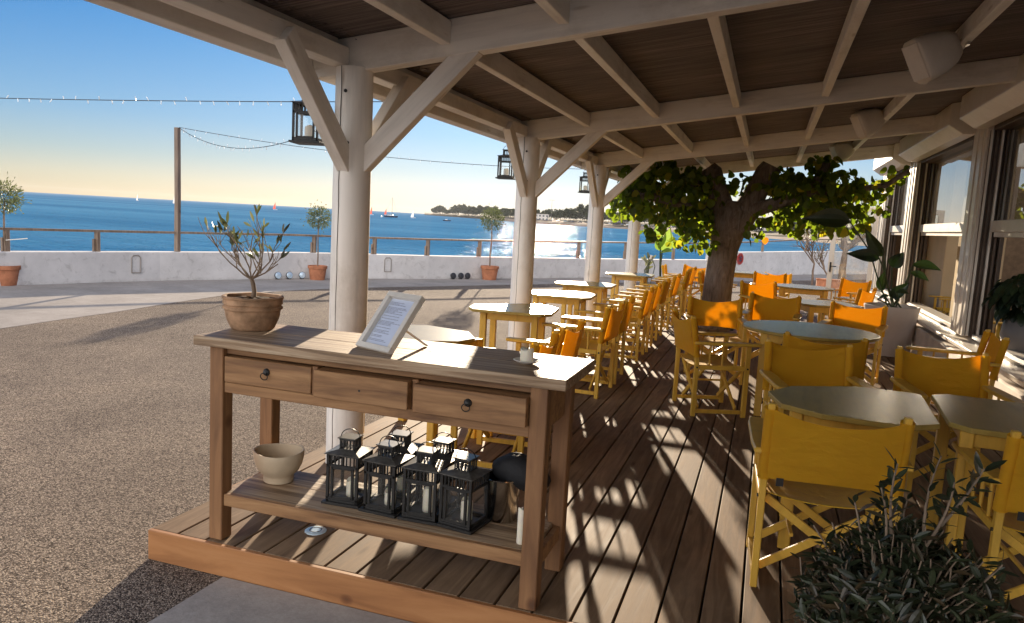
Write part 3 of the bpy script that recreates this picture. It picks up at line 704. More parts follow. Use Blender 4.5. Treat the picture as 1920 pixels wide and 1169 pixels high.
while px < 1330:
    i = random.choice((0, 1, 1, 2, 0)); D = shore_d(px)+24+random.uniform(-1, 3); d = dirpx(px)
    if not 1100 < px < 1112 or True:
        place(cars[i], uc[i], (d.x*D, d.y*D, SEA+3.45), R(random.choice((75, 85, 95, 20))), lab_c[i], cn[i]+' cars parked across the bay', 1.15); uc[i] = True
    px += random.uniform(9, 15)
# marina masts
def make_yacht(L, mast, hull):
    t = thing('moored_yacht', None, 'sailing boat')
    hp = [(-L/2, 0), (-L*.45, L*.13), (0, L*.15), (L*.35, L*.09), (L/2, 0), (L*.35, -L*.09), (0, -L*.15), (-L*.45, -L*.13)]
    mb = MB(); n = len(hp); mb.add([(x*.9, y*.7, -.3) for x, y in hp]+[(x, y, 1.1) for x, y in hp], [tuple(range(n-1, -1, -1)), tuple(range(n, 2*n))]+[(i, (i+1) % n, n+(i+1) % n, n+i) for i in range(n)])
    mb.build('hull', hull, t)
    MB().box((-.3, 0, 1.4), (L*.36, L*.16, .6)).build('cabin', M['hull_white'], t, bevel=.12)
    MB().tube([(L*.08, 0, 1), (L*.08, 0, mast)], [.13, .07], 6).tube([(L*.08, 0, 2.2), (-L*.36, 0, 2.1)], .1, 6).build('mast', M['mast'], t)
    MB().tube([(L*.08, 0, mast), (L*.49, 0, 1.1)], .035, 4).tube([(L*.08, 0, mast), (-L*.48, 0, 1.1)], .035, 4).build('rigging', M['mast'], t)
    return t
my = make_yacht(11, 15, M['hull_white']); um = False
for px in (1042, 1051, 1056, 1063, 1070, 1078, 1083, 1088, 1094, 1100, 1118, 1150, 1160):
    D = shore_d(px)+random.uniform(240, 330); d = dirpx(px)
    place(my, um, (d.x*D, d.y*D, SEA+4.2), random.uniform(0, 6), 'bare masted yacht in the marina behind the parked cars', 'yachts moored in the marina', random.uniform(.85, 1.25)); um = True
# light mast
D = shore_d(1033)+40; d = dirpx(1033)
lm = thing('street_lamp', 'tall twin armed lamp post rising above the far shore', 'street lamp', (d.x*D, d.y*D, SEA+4), R(15))
MB().tube([(0, 0, 0), (0, 0, 24)], [.22, .12], 6).build('mast', M['mast'], lm)
MB().bar((-2.4, 0, 23.9), (2.4, 0, 23.9), .2, .2).build('arm', M['mast'], lm)
for x in (-2.4, 2.4): MB().box((x, 0, 23.8), (1.4, .6, .35)).build('lamp_head', M['mast'], lm, bevel=.08)
# far buildings
def far_building(px, dd, wdt, dep, hgt, label, cols, rows):
    D = shore_d(px)+dd; d = dirpx(px)
    t = thing('building', label, 'building', (d.x*D, d.y*D, SEA+3.2), math.atan2(d.y, d.x)-R(90))
    MB().box((0, dep/2, hgt/2), (wdt, dep, hgt)).build('wall', M['far_wall'], t)
    MB().box((0, dep/2, hgt+.2), (wdt+.5, dep+.5, .4)).build('roof', M['far_wall'], t)
    for i in range(cols):
        for j in range(rows):
            MB().box((-wdt/2+wdt*(i+.5)/cols, -.03, hgt*(j+.55)/rows), (wdt/cols*.5, .12, hgt/rows*.5)).build('window', M['far_window'], t)
far_building(1440, 90, 34, 14, 13, 'pale block of flats on the far shore right of the tree trunk', 7, 3)
far_building(1318, 130, 30, 12, 9, 'low pale building on the far shore left of the tree trunk', 6, 2)
far_building(1012, 60, 22, 10, 8, 'small pale building among the trees right of the second column', 5, 2)
far_building(1165, 140, 26, 12, 11, 'pale hazy building beyond the parked cars, right of the third column', 6, 3)
far_building(1255, 120, 30, 12, 10, 'long pale building half hidden by the left of the tree crown', 7, 2)
far_building(940, 110, 24, 10, 7, 'small white building near the root of the headland', 5, 2)
# boats on the water
def sea_at(px, D): d = dirpx(px); return (d.x*D, d.y*D, SEA)
yb = make_yacht(10, 13.5, M['hull_dark'])
yb.name = 'sailing_yacht'; yb.location = sea_at(733, 590); yb.rotation_euler = (0, 0, R(12)); yb.scale = (1.12,)*3; tag(yb, 'dark hulled yacht with bare mast anchored in the bay', 'sailing boat')
def dinghy(px, D, H, sailm, label, rz, red=False):
    t = thing('sailing_dinghy', label, 'dinghy', sea_at(px, D), R(rz))
    hp = [(-2, .55), (0, .75), (1.5, .45), (2.2, 0), (1.5, -.45), (0, -.75), (-2, -.55)]
    n = len(hp); MB().add([(x*.9, y*.6, -.1) for x, y in hp]+[(x, y, .5) for x, y in hp], [tuple(range(n-1, -1, -1)), tuple(range(n, 2*n))]+[(i, (i+1) % n, n+(i+1) % n, n+i) for i in range(n)]).build('hull', M['hull_white'], t)
    MB().tube([(.4, 0, .4), (.2, 0, H)], [.07, .04], 6).build('mast', M['mast'], t)
    vs = []; 
    for k in range(6):
        f = k/5; z = .9+(H-1.0)*f; ch = 2.6*(1-f)**.8
        vs += [(.38-.18*f, 0, z), (.38-.18*f-ch*.5, .28*(1-f), z), (.38-ch, .12*(1-f), z)]
    MB().add(vs, [(k*3+j, k*3+j+1, k*3+3+j+1, k*3+3+j) for k in range(5) for j in range(2)]).build('sail', sailm, t, smooth='leaf')
dinghy(258, 1300, 11, M['sail'], 'tiny white sail far out near the horizon, left of the tall pole', 20)
dinghy(328, 900, 12, M['sail'], 'white sailed dinghy right beside the tall pole', 30)
dinghy(516, 760, 7.5, M['sail_red'], 'red sailed dinghy above the potted olive', 25)
dinghy(697, 800, 9, M['sail_red'], 'red sailed dinghy just right of the front column', 10)
dinghy(724, 900, 8, M['sail_red'], 'red sailed dinghy behind the anchored dark yacht', 30)
dinghy(775, 640, 6.8, M['sail'], 'white sailed dinghy between the dark yacht and the headland', 15)
mbt = thing('motorboat', 'small low motorboat lying off the headland', 'motorboat', sea_at(838, 520), R(10))
hp = [(-2.6, .8), (.8, .9), (2.2, .5), (3, 0), (2.2, -.5), (.8, -.9), (-2.6, -.8)]; n = len(hp)
MB().add([(x*.9, y*.6, -.1) for x, y in hp]+[(x, y, .75) for x, y in hp], [tuple(range(n-1, -1, -1)), tuple(range(n, 2*n))]+[(i, (i+1) % n, n+(i+1) % n, n+i) for i in range(n)]).build('hull', M['hull_dark'], mbt)
MB().box((-.4, 0, 1.05), (1.4, 1.1, .6)).build('cabin', M['hull_white'], mbt, bevel=.15)
tag(MB().lathe([(.02, -.4), (.7, 0), (.75, .5), (.5, 1.0), (.1, 1.5), (.02, 1.6)], 12).build('buoy', M['hull_white'], None, sea_at(716, 560), smooth=True), 'white mooring buoy beside the dark yacht', 'buoy')

# ------------------------------------------------------------------ deck
dk = thing('deck', 'raised timber terrace of long brown boards', 'deck', (-2.65, 2.72, GZ), kind='structure'); db = Vector((-2.65, 2.72, GZ))
mb = MB(); x = -2.648; seams = [-2.495+0.158*k for k in range(-1, 31)]
seams[0] = -2.651
for a, b in zip(seams, seams[1:]):
    mb.box(((a+b)/2-db.x, (2.745+17.2)/2-db.y, -0.014-db.z), (b-a-0.0095, 17.2-2.745, 0.028))
o = mb.build('decking', M['deck'], dk, bevel=0.003); 
o.data.transform(Matrix.Translation(db)); o.matrix_local = Matrix.Translation(-db)
MB().box((0, 0, 0), (4.9, 0.026, 0.146)).build('front_board', M['front_board'], dk, (2.45, 0.012, 0.0735), bevel=0.004)
MB().box((0, 0, 0), (14.4, 0.026, 0.116)).build('side_board', M['front_board'], dk, (-0.0, 7.24, 0.058), (0, 0, R(90)))
MB().box((2.45, 7.3, 0.05), (4.8, 14.3, 0.09)).build('joist', M['dark_gap'], dk)
dl = thing('deck_light', 'small round pale recessed light set in the boards under the console', 'deck light', (-1.945, 3.045, 0.0))
MB().lathe([(.052, -.01), (.052, .003), (.046, .006), (.03, .0065)], 28).build('lens', M['disc_lamp'], dl, smooth=True)
MB().lathe([(.024, .0055), (.026, .0075), (.029, .0075), (.031, .0055)], 28).build('ring', M['iron'], dl)

# ------------------------------------------------------------------ pergola
PX = -2.365; YS = [4.0, 7.42, 10.73, 14.07]
ZB = lambda x: 2.365+0.135*(x+2.14)      # underside of the sloping cross beams
pg = thing('pergola', 'white timber pergola with a dark reed roof over the terrace', 'pergola', (PX, YS[0], 0)); pb = Vector((PX, YS[0], 0))
for i, y in enumerate(YS):
    prof_ = [(.112, 0), (.114, .6), (.112, 1.3), (.110, 2.0), (.108, 2.362)]
    c = MB().lathe(prof_, 28).build('column', M['white_wood_z'], pg, (0, y-pb.y, 0), smooth=True)
    a = R(-100); 
    MB().tube([(.1125*math.cos(a+.02*math.sin(k*2.3)), .1125*math.sin(a+.02*math.sin(k*2.3)), .02+k*.13) for k in range(19)], 0.0022, 5).build('crack', M['crack'], c)
    for bz, ba in ((1.86, -80), (1.93, -75), (2.22, -85)): MB().lathe([(.010, 0), (.010, .006), (.006, .010)], 10).build('bolt', M['iron'], c, (.112*math.cos(R(ba)), .112*math.sin(R(ba)), bz), (R(90), 0, R(ba+90)))
    # braces
    orient_bar('brace', (PX+.05, y-.005, 1.80), (-1.62, y-.005, ZB(-1.62)+.04), .075, .115, M['white_wood'], pg, pb)
    orient_bar('brace', (PX-.0, y-.06, 1.80), (PX-.0, y-.69, 2.40), .075, .115, M['white_wood'], pg, pb)
    orient_bar('brace', (PX-.0, y+.06, 1.80), (PX-.0, y+.66, 2.40), .075, .115, M['white_wood'], pg, pb)
    # cross beam with seat
    x0, x1 = -2.62, 2.1
    orient_bar('cross_beam', (x0, y, ZB(x0)+.0985), (x1, y, ZB(x1)+.0985), .10, .197, M['white_wood'], pg, pb, 0.005)
    MB().prism([(-2.365, 2.367), (-2.15, 2.367), (-2.20, 2.40), (-2.37, 2.40)], -.048, .048).build('bearing_block', M['white_wood'], pg, (-pb.x, y-pb.y, 0), (R(90), 0, 0))
# longitudinal members
def lmem(name, x, z0, w, h, y0=-1.6, y1=14.25, gaps=False, m='white_wood'):
    if not gaps:
        return orient_bar(name, (x, y0, z0+h/2), (x, y1, z0+h/2), w, h, M[m], pg, pb, 0.004)
    ys = [-1.6]+YS
    for a, b in zip(ys, ys[1:]): orient_bar(name, (x, a+.052, z0+h/2), (x, b-.052, z0+h/2), w, h, M[m], pg, pb, 0.004)
lmem('plate_beam', -2.43, 2.366, .115, .105, gaps=True)
lmem('plate_board', -2.468, 2.4725, .04, .085, gaps=True)
lmem('eave_beam', -2.684, 2.34, .12, .15)
for x in (-1.775, -1.11, -.385, .36, 1.12): lmem('rafter', x, ZB(x)+.062, .062, .125, gaps=True)
z = lambda x: ZB(x)+.20
rm = MB(); nx = 8
prof_ = [(-2.80+i*(4.98/nx)) for i in range(nx+1)]
vs = [(xx, yy, z(xx)+zz) for yy in (-1.7, 14.35) for zz in (0, .02) for xx in prof_]
k = nx+1
fs = [(i, i+1, 2*k+i+1, 2*k+i) for i in range(nx)]+[(k+i+1, k+i, 3*k+i, 3*k+i+1) for i in range(nx)]+[(0, 2*k, 3*k, k), (nx, k+nx, 3*k+nx, 2*k+nx)]+[(i+1, i, k+i, k+i+1) for i in range(nx)]+[(2*k+i, 2*k+i+1, 3*k+i+1, 3*k+i) for i in range(nx)]
rm.add([Vector(v)-pb for v in vs], fs); o = rm.build('reed_mat', M['reed'], pg)
# frayed reed ends hanging over the plate beam
fr = MB()
for _ in range(420):
    y = random.uniform(-1.4, 14); x = -2.40+random.uniform(-.02, .05); L = random.uniform(.03, .1)
    fr.bar(Vector((x, y, z(x)-.004))-pb, Vector((x+L*.9, y+random.uniform(-.03, .03), z(x)-random.uniform(.004, .02)))-pb, .004, .004)
tag(fr.build('reed_fringe', M['reed'], pg), kind='stuff')

# loudspeakers on the rafter
def make_speaker():
    t = thing('loudspeaker', None, 'loudspeaker')
    mb = MB(); secs = []
    for (x, hw, hh) in ((-.16, .115, .155), (-.15, .125, .165), (-.10, .128, .168), (.0, .122, .155), (.09, .10, .125), (.14, .075, .09), (.15, .05, .06)):
        ring = []
        for j in range(20):
            a = 2*math.pi*j/20; ca, sa = math.cos(a), math.sin(a); e = .55
            ring.append((x, hw*math.copysign(abs(ca)**e, ca), hh*math.copysign(abs(sa)**e, sa)))
        secs.append(ring)
    vs = [v for r in secs for v in r]; n = 20
    fs = [(i*n+j, i*n+(j+1) % n, (i+1)*n+(j+1) % n, (i+1)*n+j) for i in range(len(secs)-1) for j in range(n)]+[tuple(range(n-1, -1, -1)), tuple(range((len(secs)-1)*n, len(secs)*n))]
    rot = (0, R(-28), R(20))
    c = mb.add(vs, fs).build('cabinet', M['speaker'], t, (0, 0, 0), rot, smooth=True)
    MB().box((-.164, 0, 0), (.012, .20, .27)).build('grille', M['speaker'], t, (0, 0, 0), rot, bevel=.005)
    MB().bar((.1, 0, .05), (.19, 0, .12), .04, .012).box((.195, 0, .12), (.02, .07, .14)).build('bracket', M['steel'], t)
    return t
sp = make_speaker()
for i, (x, y, zz, lb) in enumerate(((.95, 5.85, 2.80, 'largest and nearest beige loudspeaker under the roof rafters'), (.96, 9.5, 2.85, 'middle beige loudspeaker under the roof rafters'), (.96, 12.7, 2.85, 'farthest beige loudspeaker, above the tree crown'))):
    place(sp, i > 0, (x, y, zz), 0, lb, 'loudspeakers on the pergola rafter', .92)

# ------------------------------------------------------------------ lanterns and candles
def make_lantern():
    t = thing('lantern', None, 'lantern'); I = M['iron']
    W = .155; h = W/2-.006
    MB().box((0, 0, .006), (W+.03, W+.03, .012)).box((0, 0, .016), (W, W, .01)).build('base', I, t, bevel=.0015)
    mb = MB()
    for sx in (-1, 1):
        for sy in (-1, 1): mb.box((sx*h, sy*h, .12), (.012, .012, .22))
    for zz in (.027, .178, .229):
        for s in (-1, 1): mb.box((0, s*h, zz), (W, .010, .010)).box((s*h, 0, zz), (.010, W, .010))
    mb.box((-.05, -h-.001, .10), (.010, .012, .145)).box((.05, -h-.001, .10), (.010, .012, .145)).box((0, -h-.001, .17), (.1, .012, .010)).box((0, -h-.001, .034), (.1, .012, .010))
    for k in range(-3, 4):
        for s in (-1, 1): mb.box((k*.0185, s*h, .204), (.005, .006, .042)).box((s*h, k*.0185, .204), (.006, .005, .042))
    mb.build('cage', I, t)
    g_ = MB()
    q_ = W/2-.011
    for s in (-1, 1):
        g_.add([(-q_, s*(h-.003), .032), (q_, s*(h-.003), .032), (q_, s*(h-.003), .173), (-q_, s*(h-.003), .173)], [(0, 1, 2, 3)])
        g_.add([(s*(h-.003), -q_, .032), (s*(h-.003), q_, .032), (s*(h-.003), q_, .173), (s*(h-.003), -q_, .173)], [(0, 1, 2, 3)])
    g_.build('glass_pane', M['glass'], t)
    e = .086; e2 = .03
    MB().add([(-e, -e, .234), (e, -e, .234), (e, e, .234), (-e, e, .234), (-e2, -e2, .248), (e2, -e2, .248), (e2, e2, .248), (-e2, e2, .248), (-e, -e, .231), (e, -e, .231), (e, e, .231), (-e, e, .231)],
             [(0, 1, 5, 4), (1, 2, 6, 5), (2, 3, 7, 6), (3, 0, 4, 7), (4, 5, 6, 7), (11, 10, 9, 8), (8, 9, 1, 0), (9, 10, 2, 1), (10, 11, 3, 2), (11, 8, 0, 3)]).build('roof', M['iron_top'], t)
    mb = MB(); q = .034
    for k in (-2, -1, 0, 1, 2):
        for s in (-1, 1): mb.box((k*.016, s*q, .268), (.0045, .005, .052)).box((s*q, k*.016, .268), (.005, .0045, .052))
    for zz in (.246, .292):
        for s in (-1, 1): mb.box((0, s*q, zz), (.074, .007, .007)).box((s*q, 0, zz), (.007, .074, .007))
    mb.build('chimney', I, t)
    MB().box((0, 0, .2985), (.088, .088, .005)).build('cap', M['iron_top'], t, bevel=.0015)
    hd = MB().tube([(.042*math.cos(R(a)), 0, .05*math.sin(R(a))+.004) for a in range(0, 181, 12)], .0022, 6).build('handle', I, t, (0, 0, .292), (R(24), 0, R(20)))
    return t
def make_candle(h, r=.026):
    mb = MB().lathe([(r*.96, 0), (r, .004), (r, h-.006), (r*.93, h), (r*.6, h-.006), (.004, h-.008)], 20, warp=lambda a, z_: (0.006*math.sin(2*a+h*40) if z_ > h*.8 else 0))
    o = mb.build('candle', M['wax'], None, smooth=True)
    tag(o, None, 'candle'); MB().tube([(0, 0, h-.012), (.002, 0, h+.006)], .0015, 5).build('wick', M['iron'], o); return o
lan = make_lantern(); lu = False
SH = .225
lspots = [(-1.722, 2.965, 4, .075, 'black metal lantern nearest the beige bowl on the lower shelf'), (-1.518, 2.952, -3, .062, 'black lantern second from the beige bowl, front row on the shelf'), (-1.330, 2.952, 2, .105, 'black lantern holding the tallest candle, third in the front row'), (-1.145, 2.945, -9, .088, 'black lantern at the right end of the front row by the steel bucket'), (-1.545, 3.125, 5, .07, 'black lantern in the back row, left of the other, mostly hidden'), (-1.325, 3.12, -4, .07, 'black lantern in the back row, nearer the steel bucket, mostly hidden')]
clab = ['burnt down candle inside the lantern nearest the bowl', 'short candle inside the second front lantern', 'tall thick candle inside the third front lantern', 'candle with a broken rim in the front lantern by the bucket', 'candle in the left lantern of the hidden back row', 'candle in the right lantern of the hidden back row']
for (x, y, a, ch, lb), cl in zip(lspots, clab):
    o = place(lan, lu, (x, y, SH), R(a), lb, 'lanterns on the lower shelf'); lu = True
    c = make_candle(ch); c.location = (x+.012, y+.004, SH+.021); tag(c, cl, None, 'candles in the shelf lanterns')
hang = [(-2.585, 3.88, 1.915, 15, 'hanging lantern half hidden behind the front column brace', 'candle in the hanging lantern by the front column'), (-2.60, 7.42, 1.945, 8, 'hanging lantern beside the second column', 'candle in the hanging lantern by the second column'), (-2.60, 10.95, 1.975, 3, 'farthest hanging lantern, beside the third column', 'candle in the farthest hanging lantern')]
for x, y, zz, a, lb, cl in hang:
    o = place(lan, True, (x, y, zz), R(a), lb, 'lanterns hanging from the eave', .98)
    hk = MB().tube([(0, 0, .34), (.01, 0, (2.36-zz)/.98)], .0018, 5).build('hook_wire', M['iron'], o)
    c = make_candle(.08); c.location = (x, y, zz+.0225); tag(c, cl, None, 'candles in the hanging lanterns')

# ------------------------------------------------------------------ console table
TX0, TX1, TY0, TY1, TZ = -2.40, -.672, 2.728, 3.235, .955
ct = thing('console_table', 'long rustic wooden console table with three drawers and a low shelf', 'table', (-1.54, 2.98, 0)); cb = Vector((-1.54, 2.98, 0))
def cbox(name, c, d, m, par=ct, bev=.003, vert=False, base=cb):
    c = Vector(c)-base; return MB().box((0, 0, 0), d).build(name, M[m], par, c, bevel=bev)
# plank top with worn uneven outline
mb = MB(); ys = [TY0, 2.985, TY1]
for a, b in zip(ys, ys[1:]):
    nn = 24; top = []; 
    P = [(TX0+(TX1-TX0)*i/nn, a+.002+random.uniform(-.0015, .0015)) for i in range(nn+1)]+[(TX0+(TX1-TX0)*(1-i/nn), b-.001+random.uniform(-.0015, .0015)) for i in range(nn+1)]
    P = [(x-cb.x, y-cb.y) for x, y in P]; mb.prism(P, TZ-.044, TZ)
mb.build('table_top', M['console_top'], ct, bevel=.003)
LEGS = [(-2.303, 2.802), (-.782, 2.79), (-2.303, 3.165), (-.782, 3.165)]
for x, y in LEGS: cbox('leg', (x, y, (TZ-.045)/2), (.072, .072, TZ-.045), 'console_z', bev=.004)
cbox('apron', (-1.5425, 2.805, .8925), (1.447, .03, .035), 'console'); cbox('apron', (-1.5425, 2.80, .7235), (1.447, .05, .047), 'console')
cbox('apron', (-1.5425, 3.17, .815), (1.447, .024, .185), 'console'); cbox('apron', (-2.303, 2.983, .81), (.024, .29, .19), 'console'); cbox('apron', (-.782, 2.983, .81), (.024, .29, .19), 'console')
for x in (-1.793, -1.318): cbox('stile', (x, 2.795, .8105), (.028, .045, .125), 'console_z')
cbox('drawer_cavity', (-1.5425, 2.86, .812), (1.44, .03, .13), 'dark_gap')
def drawer(x0, x1, yf, handle, hole=False):
    d = cbox('drawer', ((x0+x1)/2, yf+.05, .8085), (x1-x0, .1, .117), 'console', bev=.0025)
    dl_ = Vector((0, -.05, 0))
    if handle:
        MB().lathe([(.017, 0), (.017, .003), (.012, .008), (.006, .012), (.009, .016), (.003, .02)], 16).build('knob', M['iron'], d, dl_+Vector((0, 0, .012)), (R(90), 0, 0), smooth=True)
        MB().tube([(.016*math.cos(R(a)), 0, .016*math.sin(R(a))) for a in range(0, 361, 15)], .0022, 6, caps=False).build('ring_pull', M['iron'], d, dl_+Vector((-.004, -.014, -.006)), (R(12), 0, R(10)), smooth=True)
    if hole: MB().lathe([(.005, 0), (.005, .002)], 10).build('screw_hole', M['iron'], d, dl_+Vector((0, .0005, -.005)), (R(90), 0, 0))
drawer(-2.262, -1.811, 2.770, True); drawer(-1.776, -1.334, 2.736, False, True); drawer(-1.302, -.822, 2.722, True)
# lower shelf
mb = MB()
for a, b in ((2.80, 3.0), (3.004, 3.19)): mb.box((-1.5425-cb.x, (a+b)/2-cb.y, SH-.012), (1.50, b-a, .022))
mb.build('shelf', M['console_top'], ct, bevel=.003)
cbox('shelf_rail', (-1.5425, 2.79, SH-.0305), (1.448, .028, .058), 'console'); cbox('shelf_rail', (-1.5425, 3.178, SH-.0405), (1.448, .024, .05), 'console')
cbox('shelf_rail', (-.772, 2.985, SH-.044), (.026, .3, .062), 'console'); cbox('shelf_rail', (-2.31, 2.985, SH-.044), (.026, .3, .062), 'console')

# potted olive on the table
po = thing('potted_olive', 'small bare olive in a banded clay pot on the table end', 'potted plant', (-2.315, 3.035, TZ))
prof_ = [(.094, 0), (.099, .004), (.104, .012), (.118, .045), (.124, .062), (.128, .088), (.130, .096), (.138, .100), (.139, .110), (.131, .115), (.132, .120), (.138, .124), (.137, .146), (.142, .150), (.142, .158), (.136, .161), (.124, .160), (.120, .14), (.02, .138)]
MB().lathe(prof_, 40, warp=lambda a, z_: .0015*math.sin(5*a+z_*60)).build('pot', M['old_clay'], po, smooth=True)
MB().lathe([(.125, .135), (.122, .143), (.06, .15), (.01, .152)], 20, warp=lambda a, z_: .004*math.sin(7*a)).build('soil', M['soil'], po, smooth=True)
rnd = random.Random(5)
tr = MB(); lv = MB()
tr.tube([(0, 0, .14), (.006, 0, .18), (-.004, .004, .215), (-.012, 0, .245)], [.014, .011, .010, .009], 8, jit=.1)
tips = []
def branch(p, d, L, r, depth):
    p = Vector(p); d = Vector(d).normalized(); pts = [p]; n = 4
    for i in range(n):
        d = (d + Vector((rnd.uniform(-.22, .22), rnd.uniform(-.22, .22), rnd.uniform(-.04, .20)))).normalized(); p = p+d*L/n; pts.append(p)
    tr.tube(pts, [r*(1-.45*i/n) for i in range(n+1)], 6)
    if depth > 0:
        for k in range(rnd.choice((2, 3))):
            q = pts[rnd.choice((2, 3, 4))]; branch(q, d+Vector((rnd.uniform(-.8, .8), rnd.uniform(-.8, .8), rnd.uniform(-.1, .5))), L*rnd.uniform(.55, .8), r*.62, depth-1)
    if depth <= 1: tips.append((pts, d, depth))
for a in (-2.9, -2.4, -1.2, -.2, .3, .9, 1.8, 2.7): branch((-.012, 0, .238), (math.cos(a)*1.35, math.sin(a)*.8, .42+.4*rnd.random()), .165, .0045, 2)
for (x, y) in ((-.05, 0), (.02, .03), (.10, 0)): branch((x*.4, y, .27), (x*.8, y, 1), .19, .004, 1)
for pts, d, dep in tips:
    if dep == 1 and rnd.random() < .6: continue
    if pts[-1].z < .30 or rnd.random() < .25: continue
    for k in range(rnd.choice((1, 2, 2, 3))):
        q = pts[-1].lerp(pts[-2], rnd.random()*1.4); dd = (d*1.1+Vector((rnd.uniform(-.8, .8), rnd.uniform(-.8, .8), rnd.uniform(-.2, .7)))).normalized()
        lv.leaf(q, dd, (rnd.uniform(-1, 1), rnd.uniform(-1, 1), .4), rnd.uniform(.042, .066), rnd.uniform(.011, .015), 'lance', .12)
tr.build('branch', M['dry_twig'], po, smooth=True); lv.build('foliage', M['olive_leaf'], po, smooth='leaf')

# menu frame
mf = thing('menu_frame', 'pale wooden picture frame with a printed menu leaning on an easel leg', 'menu frame', (-1.565, 2.862, TZ), R(-22))
tilt = R(-38)    # rotate about local X so that the top leans back
fm = bpy.data.objects.new('frame_tmp', None)
rotm = Matrix.Rotation(tilt, 4, 'X')
def fobj(mb, name, m, par=mf, **k):
    mb.v = [tuple(rotm @ Vector(v)) for v in mb.v]; return mb.build(name, m, par, **k)
FWD, FHT, FT, FB = .222, .295, .03, .026
mb = MB(); mb.box((0, 0, FB/2), (FWD, FT, FB)).box((0, 0, FHT-FB/2), (FWD, FT, FB)).box((-FWD/2+FB/2, 0, FHT/2), (FB, FT, FHT-2*FB-.0005)).box((FWD/2-FB/2, 0, FHT/2), (FB, FT, FHT-2*FB-.0005))
fobj(mb, 'frame', M['frame_white'], bevel=.002)
fobj(MB().box((0, .008, FHT/2), (FWD-.05, .004, FHT-.05)), 'paper', M['paper'])
ink = MB(); zz = FHT-FB-.018; r2 = random.Random(3)
while zz > FB+.02:
    if r2.random() < .14: zz -= .008; 
    wd = r2.uniform(.03, .125); x = -.075
    while x < -.075+wd:
        ww = r2.uniform(.006, .02); ink.box((x+ww/2, .0055, zz), (ww, .001, .0022)); x += ww+.003
    zz -= .0062
fobj(ink, 'print', M['ink'])
fobj(MB().box((0, .0125, FHT/2), (FWD-.03, .004, FHT-.03)), 'back_board', M['stoneware'])
tp = rotm @ Vector((.03, .016, .15))
MB().bar(tp, (.05, .265, .004), .02, .006).build('easel_leg', M['frame_white'], mf)

# candle on saucer
sa = MB().lathe([(.022, 0), (.03, .003), (.048, .010), (.056, .016), (.054, .018), (.03, .008), (.004, .007)], 28).build('saucer', M['frame_white'], None, (-.905, 2.965, TZ), smooth=True)
tag(sa, 'small white saucer near the right end of the table', 'saucer')
c = make_candle(.055, .028); c.location = (-.905, 2.965, TZ+.0085); tag(c, 'melted white candle standing on the saucer on the table', None)
# bowl on the shelf
bw = MB().lathe([(.066, 0), (.070, .003), (.071, .03), (.074, .036), (.092, .055), (.108, .085), (.116, .12), (.119, .150), (.117, .154), (.111, .152), (.104, .10), (.08, .055), (.02, .045)], 40, (0, 0, 0), 1.03, .97, warp=lambda a, z_: .004*math.sin(2*a+.6)*(z_/.15)).build('bowl', M['stoneware'], None, (-2.150, 3.03, SH), smooth=True)
tag(bw, 'empty beige footed bowl at the left of the lower shelf', 'bowl')
# bucket, bag and the white candle behind the right leg
bk = thing('ice_bucket', 'shiny steel bucket standing behind the lanterns on the shelf', 'bucket', (-1.02, 3.075, SH))
MB().lathe([(.068, 0), (.072, .004), (.086, .19), (.089, .194), (.087, .197), (.083, .192), (.068, .01), (.01, .008)], 36).build('body', M['steel'], bk, smooth=True)
MB().tube([(.089*math.cos(R(a)), .089*math.sin(R(a)), .194) for a in range(0, 361, 12)], .0035, 6, caps=False).build('rim', M['steel'], bk, smooth=True)
mb = MB(); rb_ = random.Random(2); vs = []; nn = 26; rings = 13
for i in range(rings):
    th = math.pi*(i+.02)/(rings-.96)
    for j in range(nn):
        a = 2*math.pi*j/nn; k = 1+.05*math.sin(3*a+i*.6)+.04*math.sin(7*a+i)+rb_.uniform(-.015, .015)
        vs.append((.135*k*math.sin(th)*math.cos(a)+.02, .075*k*math.sin(th)*math.sin(a), .075*k*math.cos(th)-.03*math.cos(a)*math.sin(th)*(1 if math.cos(a) > 0 else .2)))
mb.add(vs, [(i*nn+j, i*nn+(j+1) % nn, (i+1)*nn+(j+1) % nn, (i+1)*nn+j) for i in range(rings-1) for j in range(nn)])
bag = mb.build('black_bag', M['black_cloth'], None, (-.955, 3.085, SH+.225), smooth=True); tag(bag, 'crumpled black cloth bag slumped over the steel bucket', 'bag')
c = make_candle(.15, .02); c.location = (-.852, 2.862, SH); tag(c, 'tall white candle standing on the shelf behind the right front leg', None)

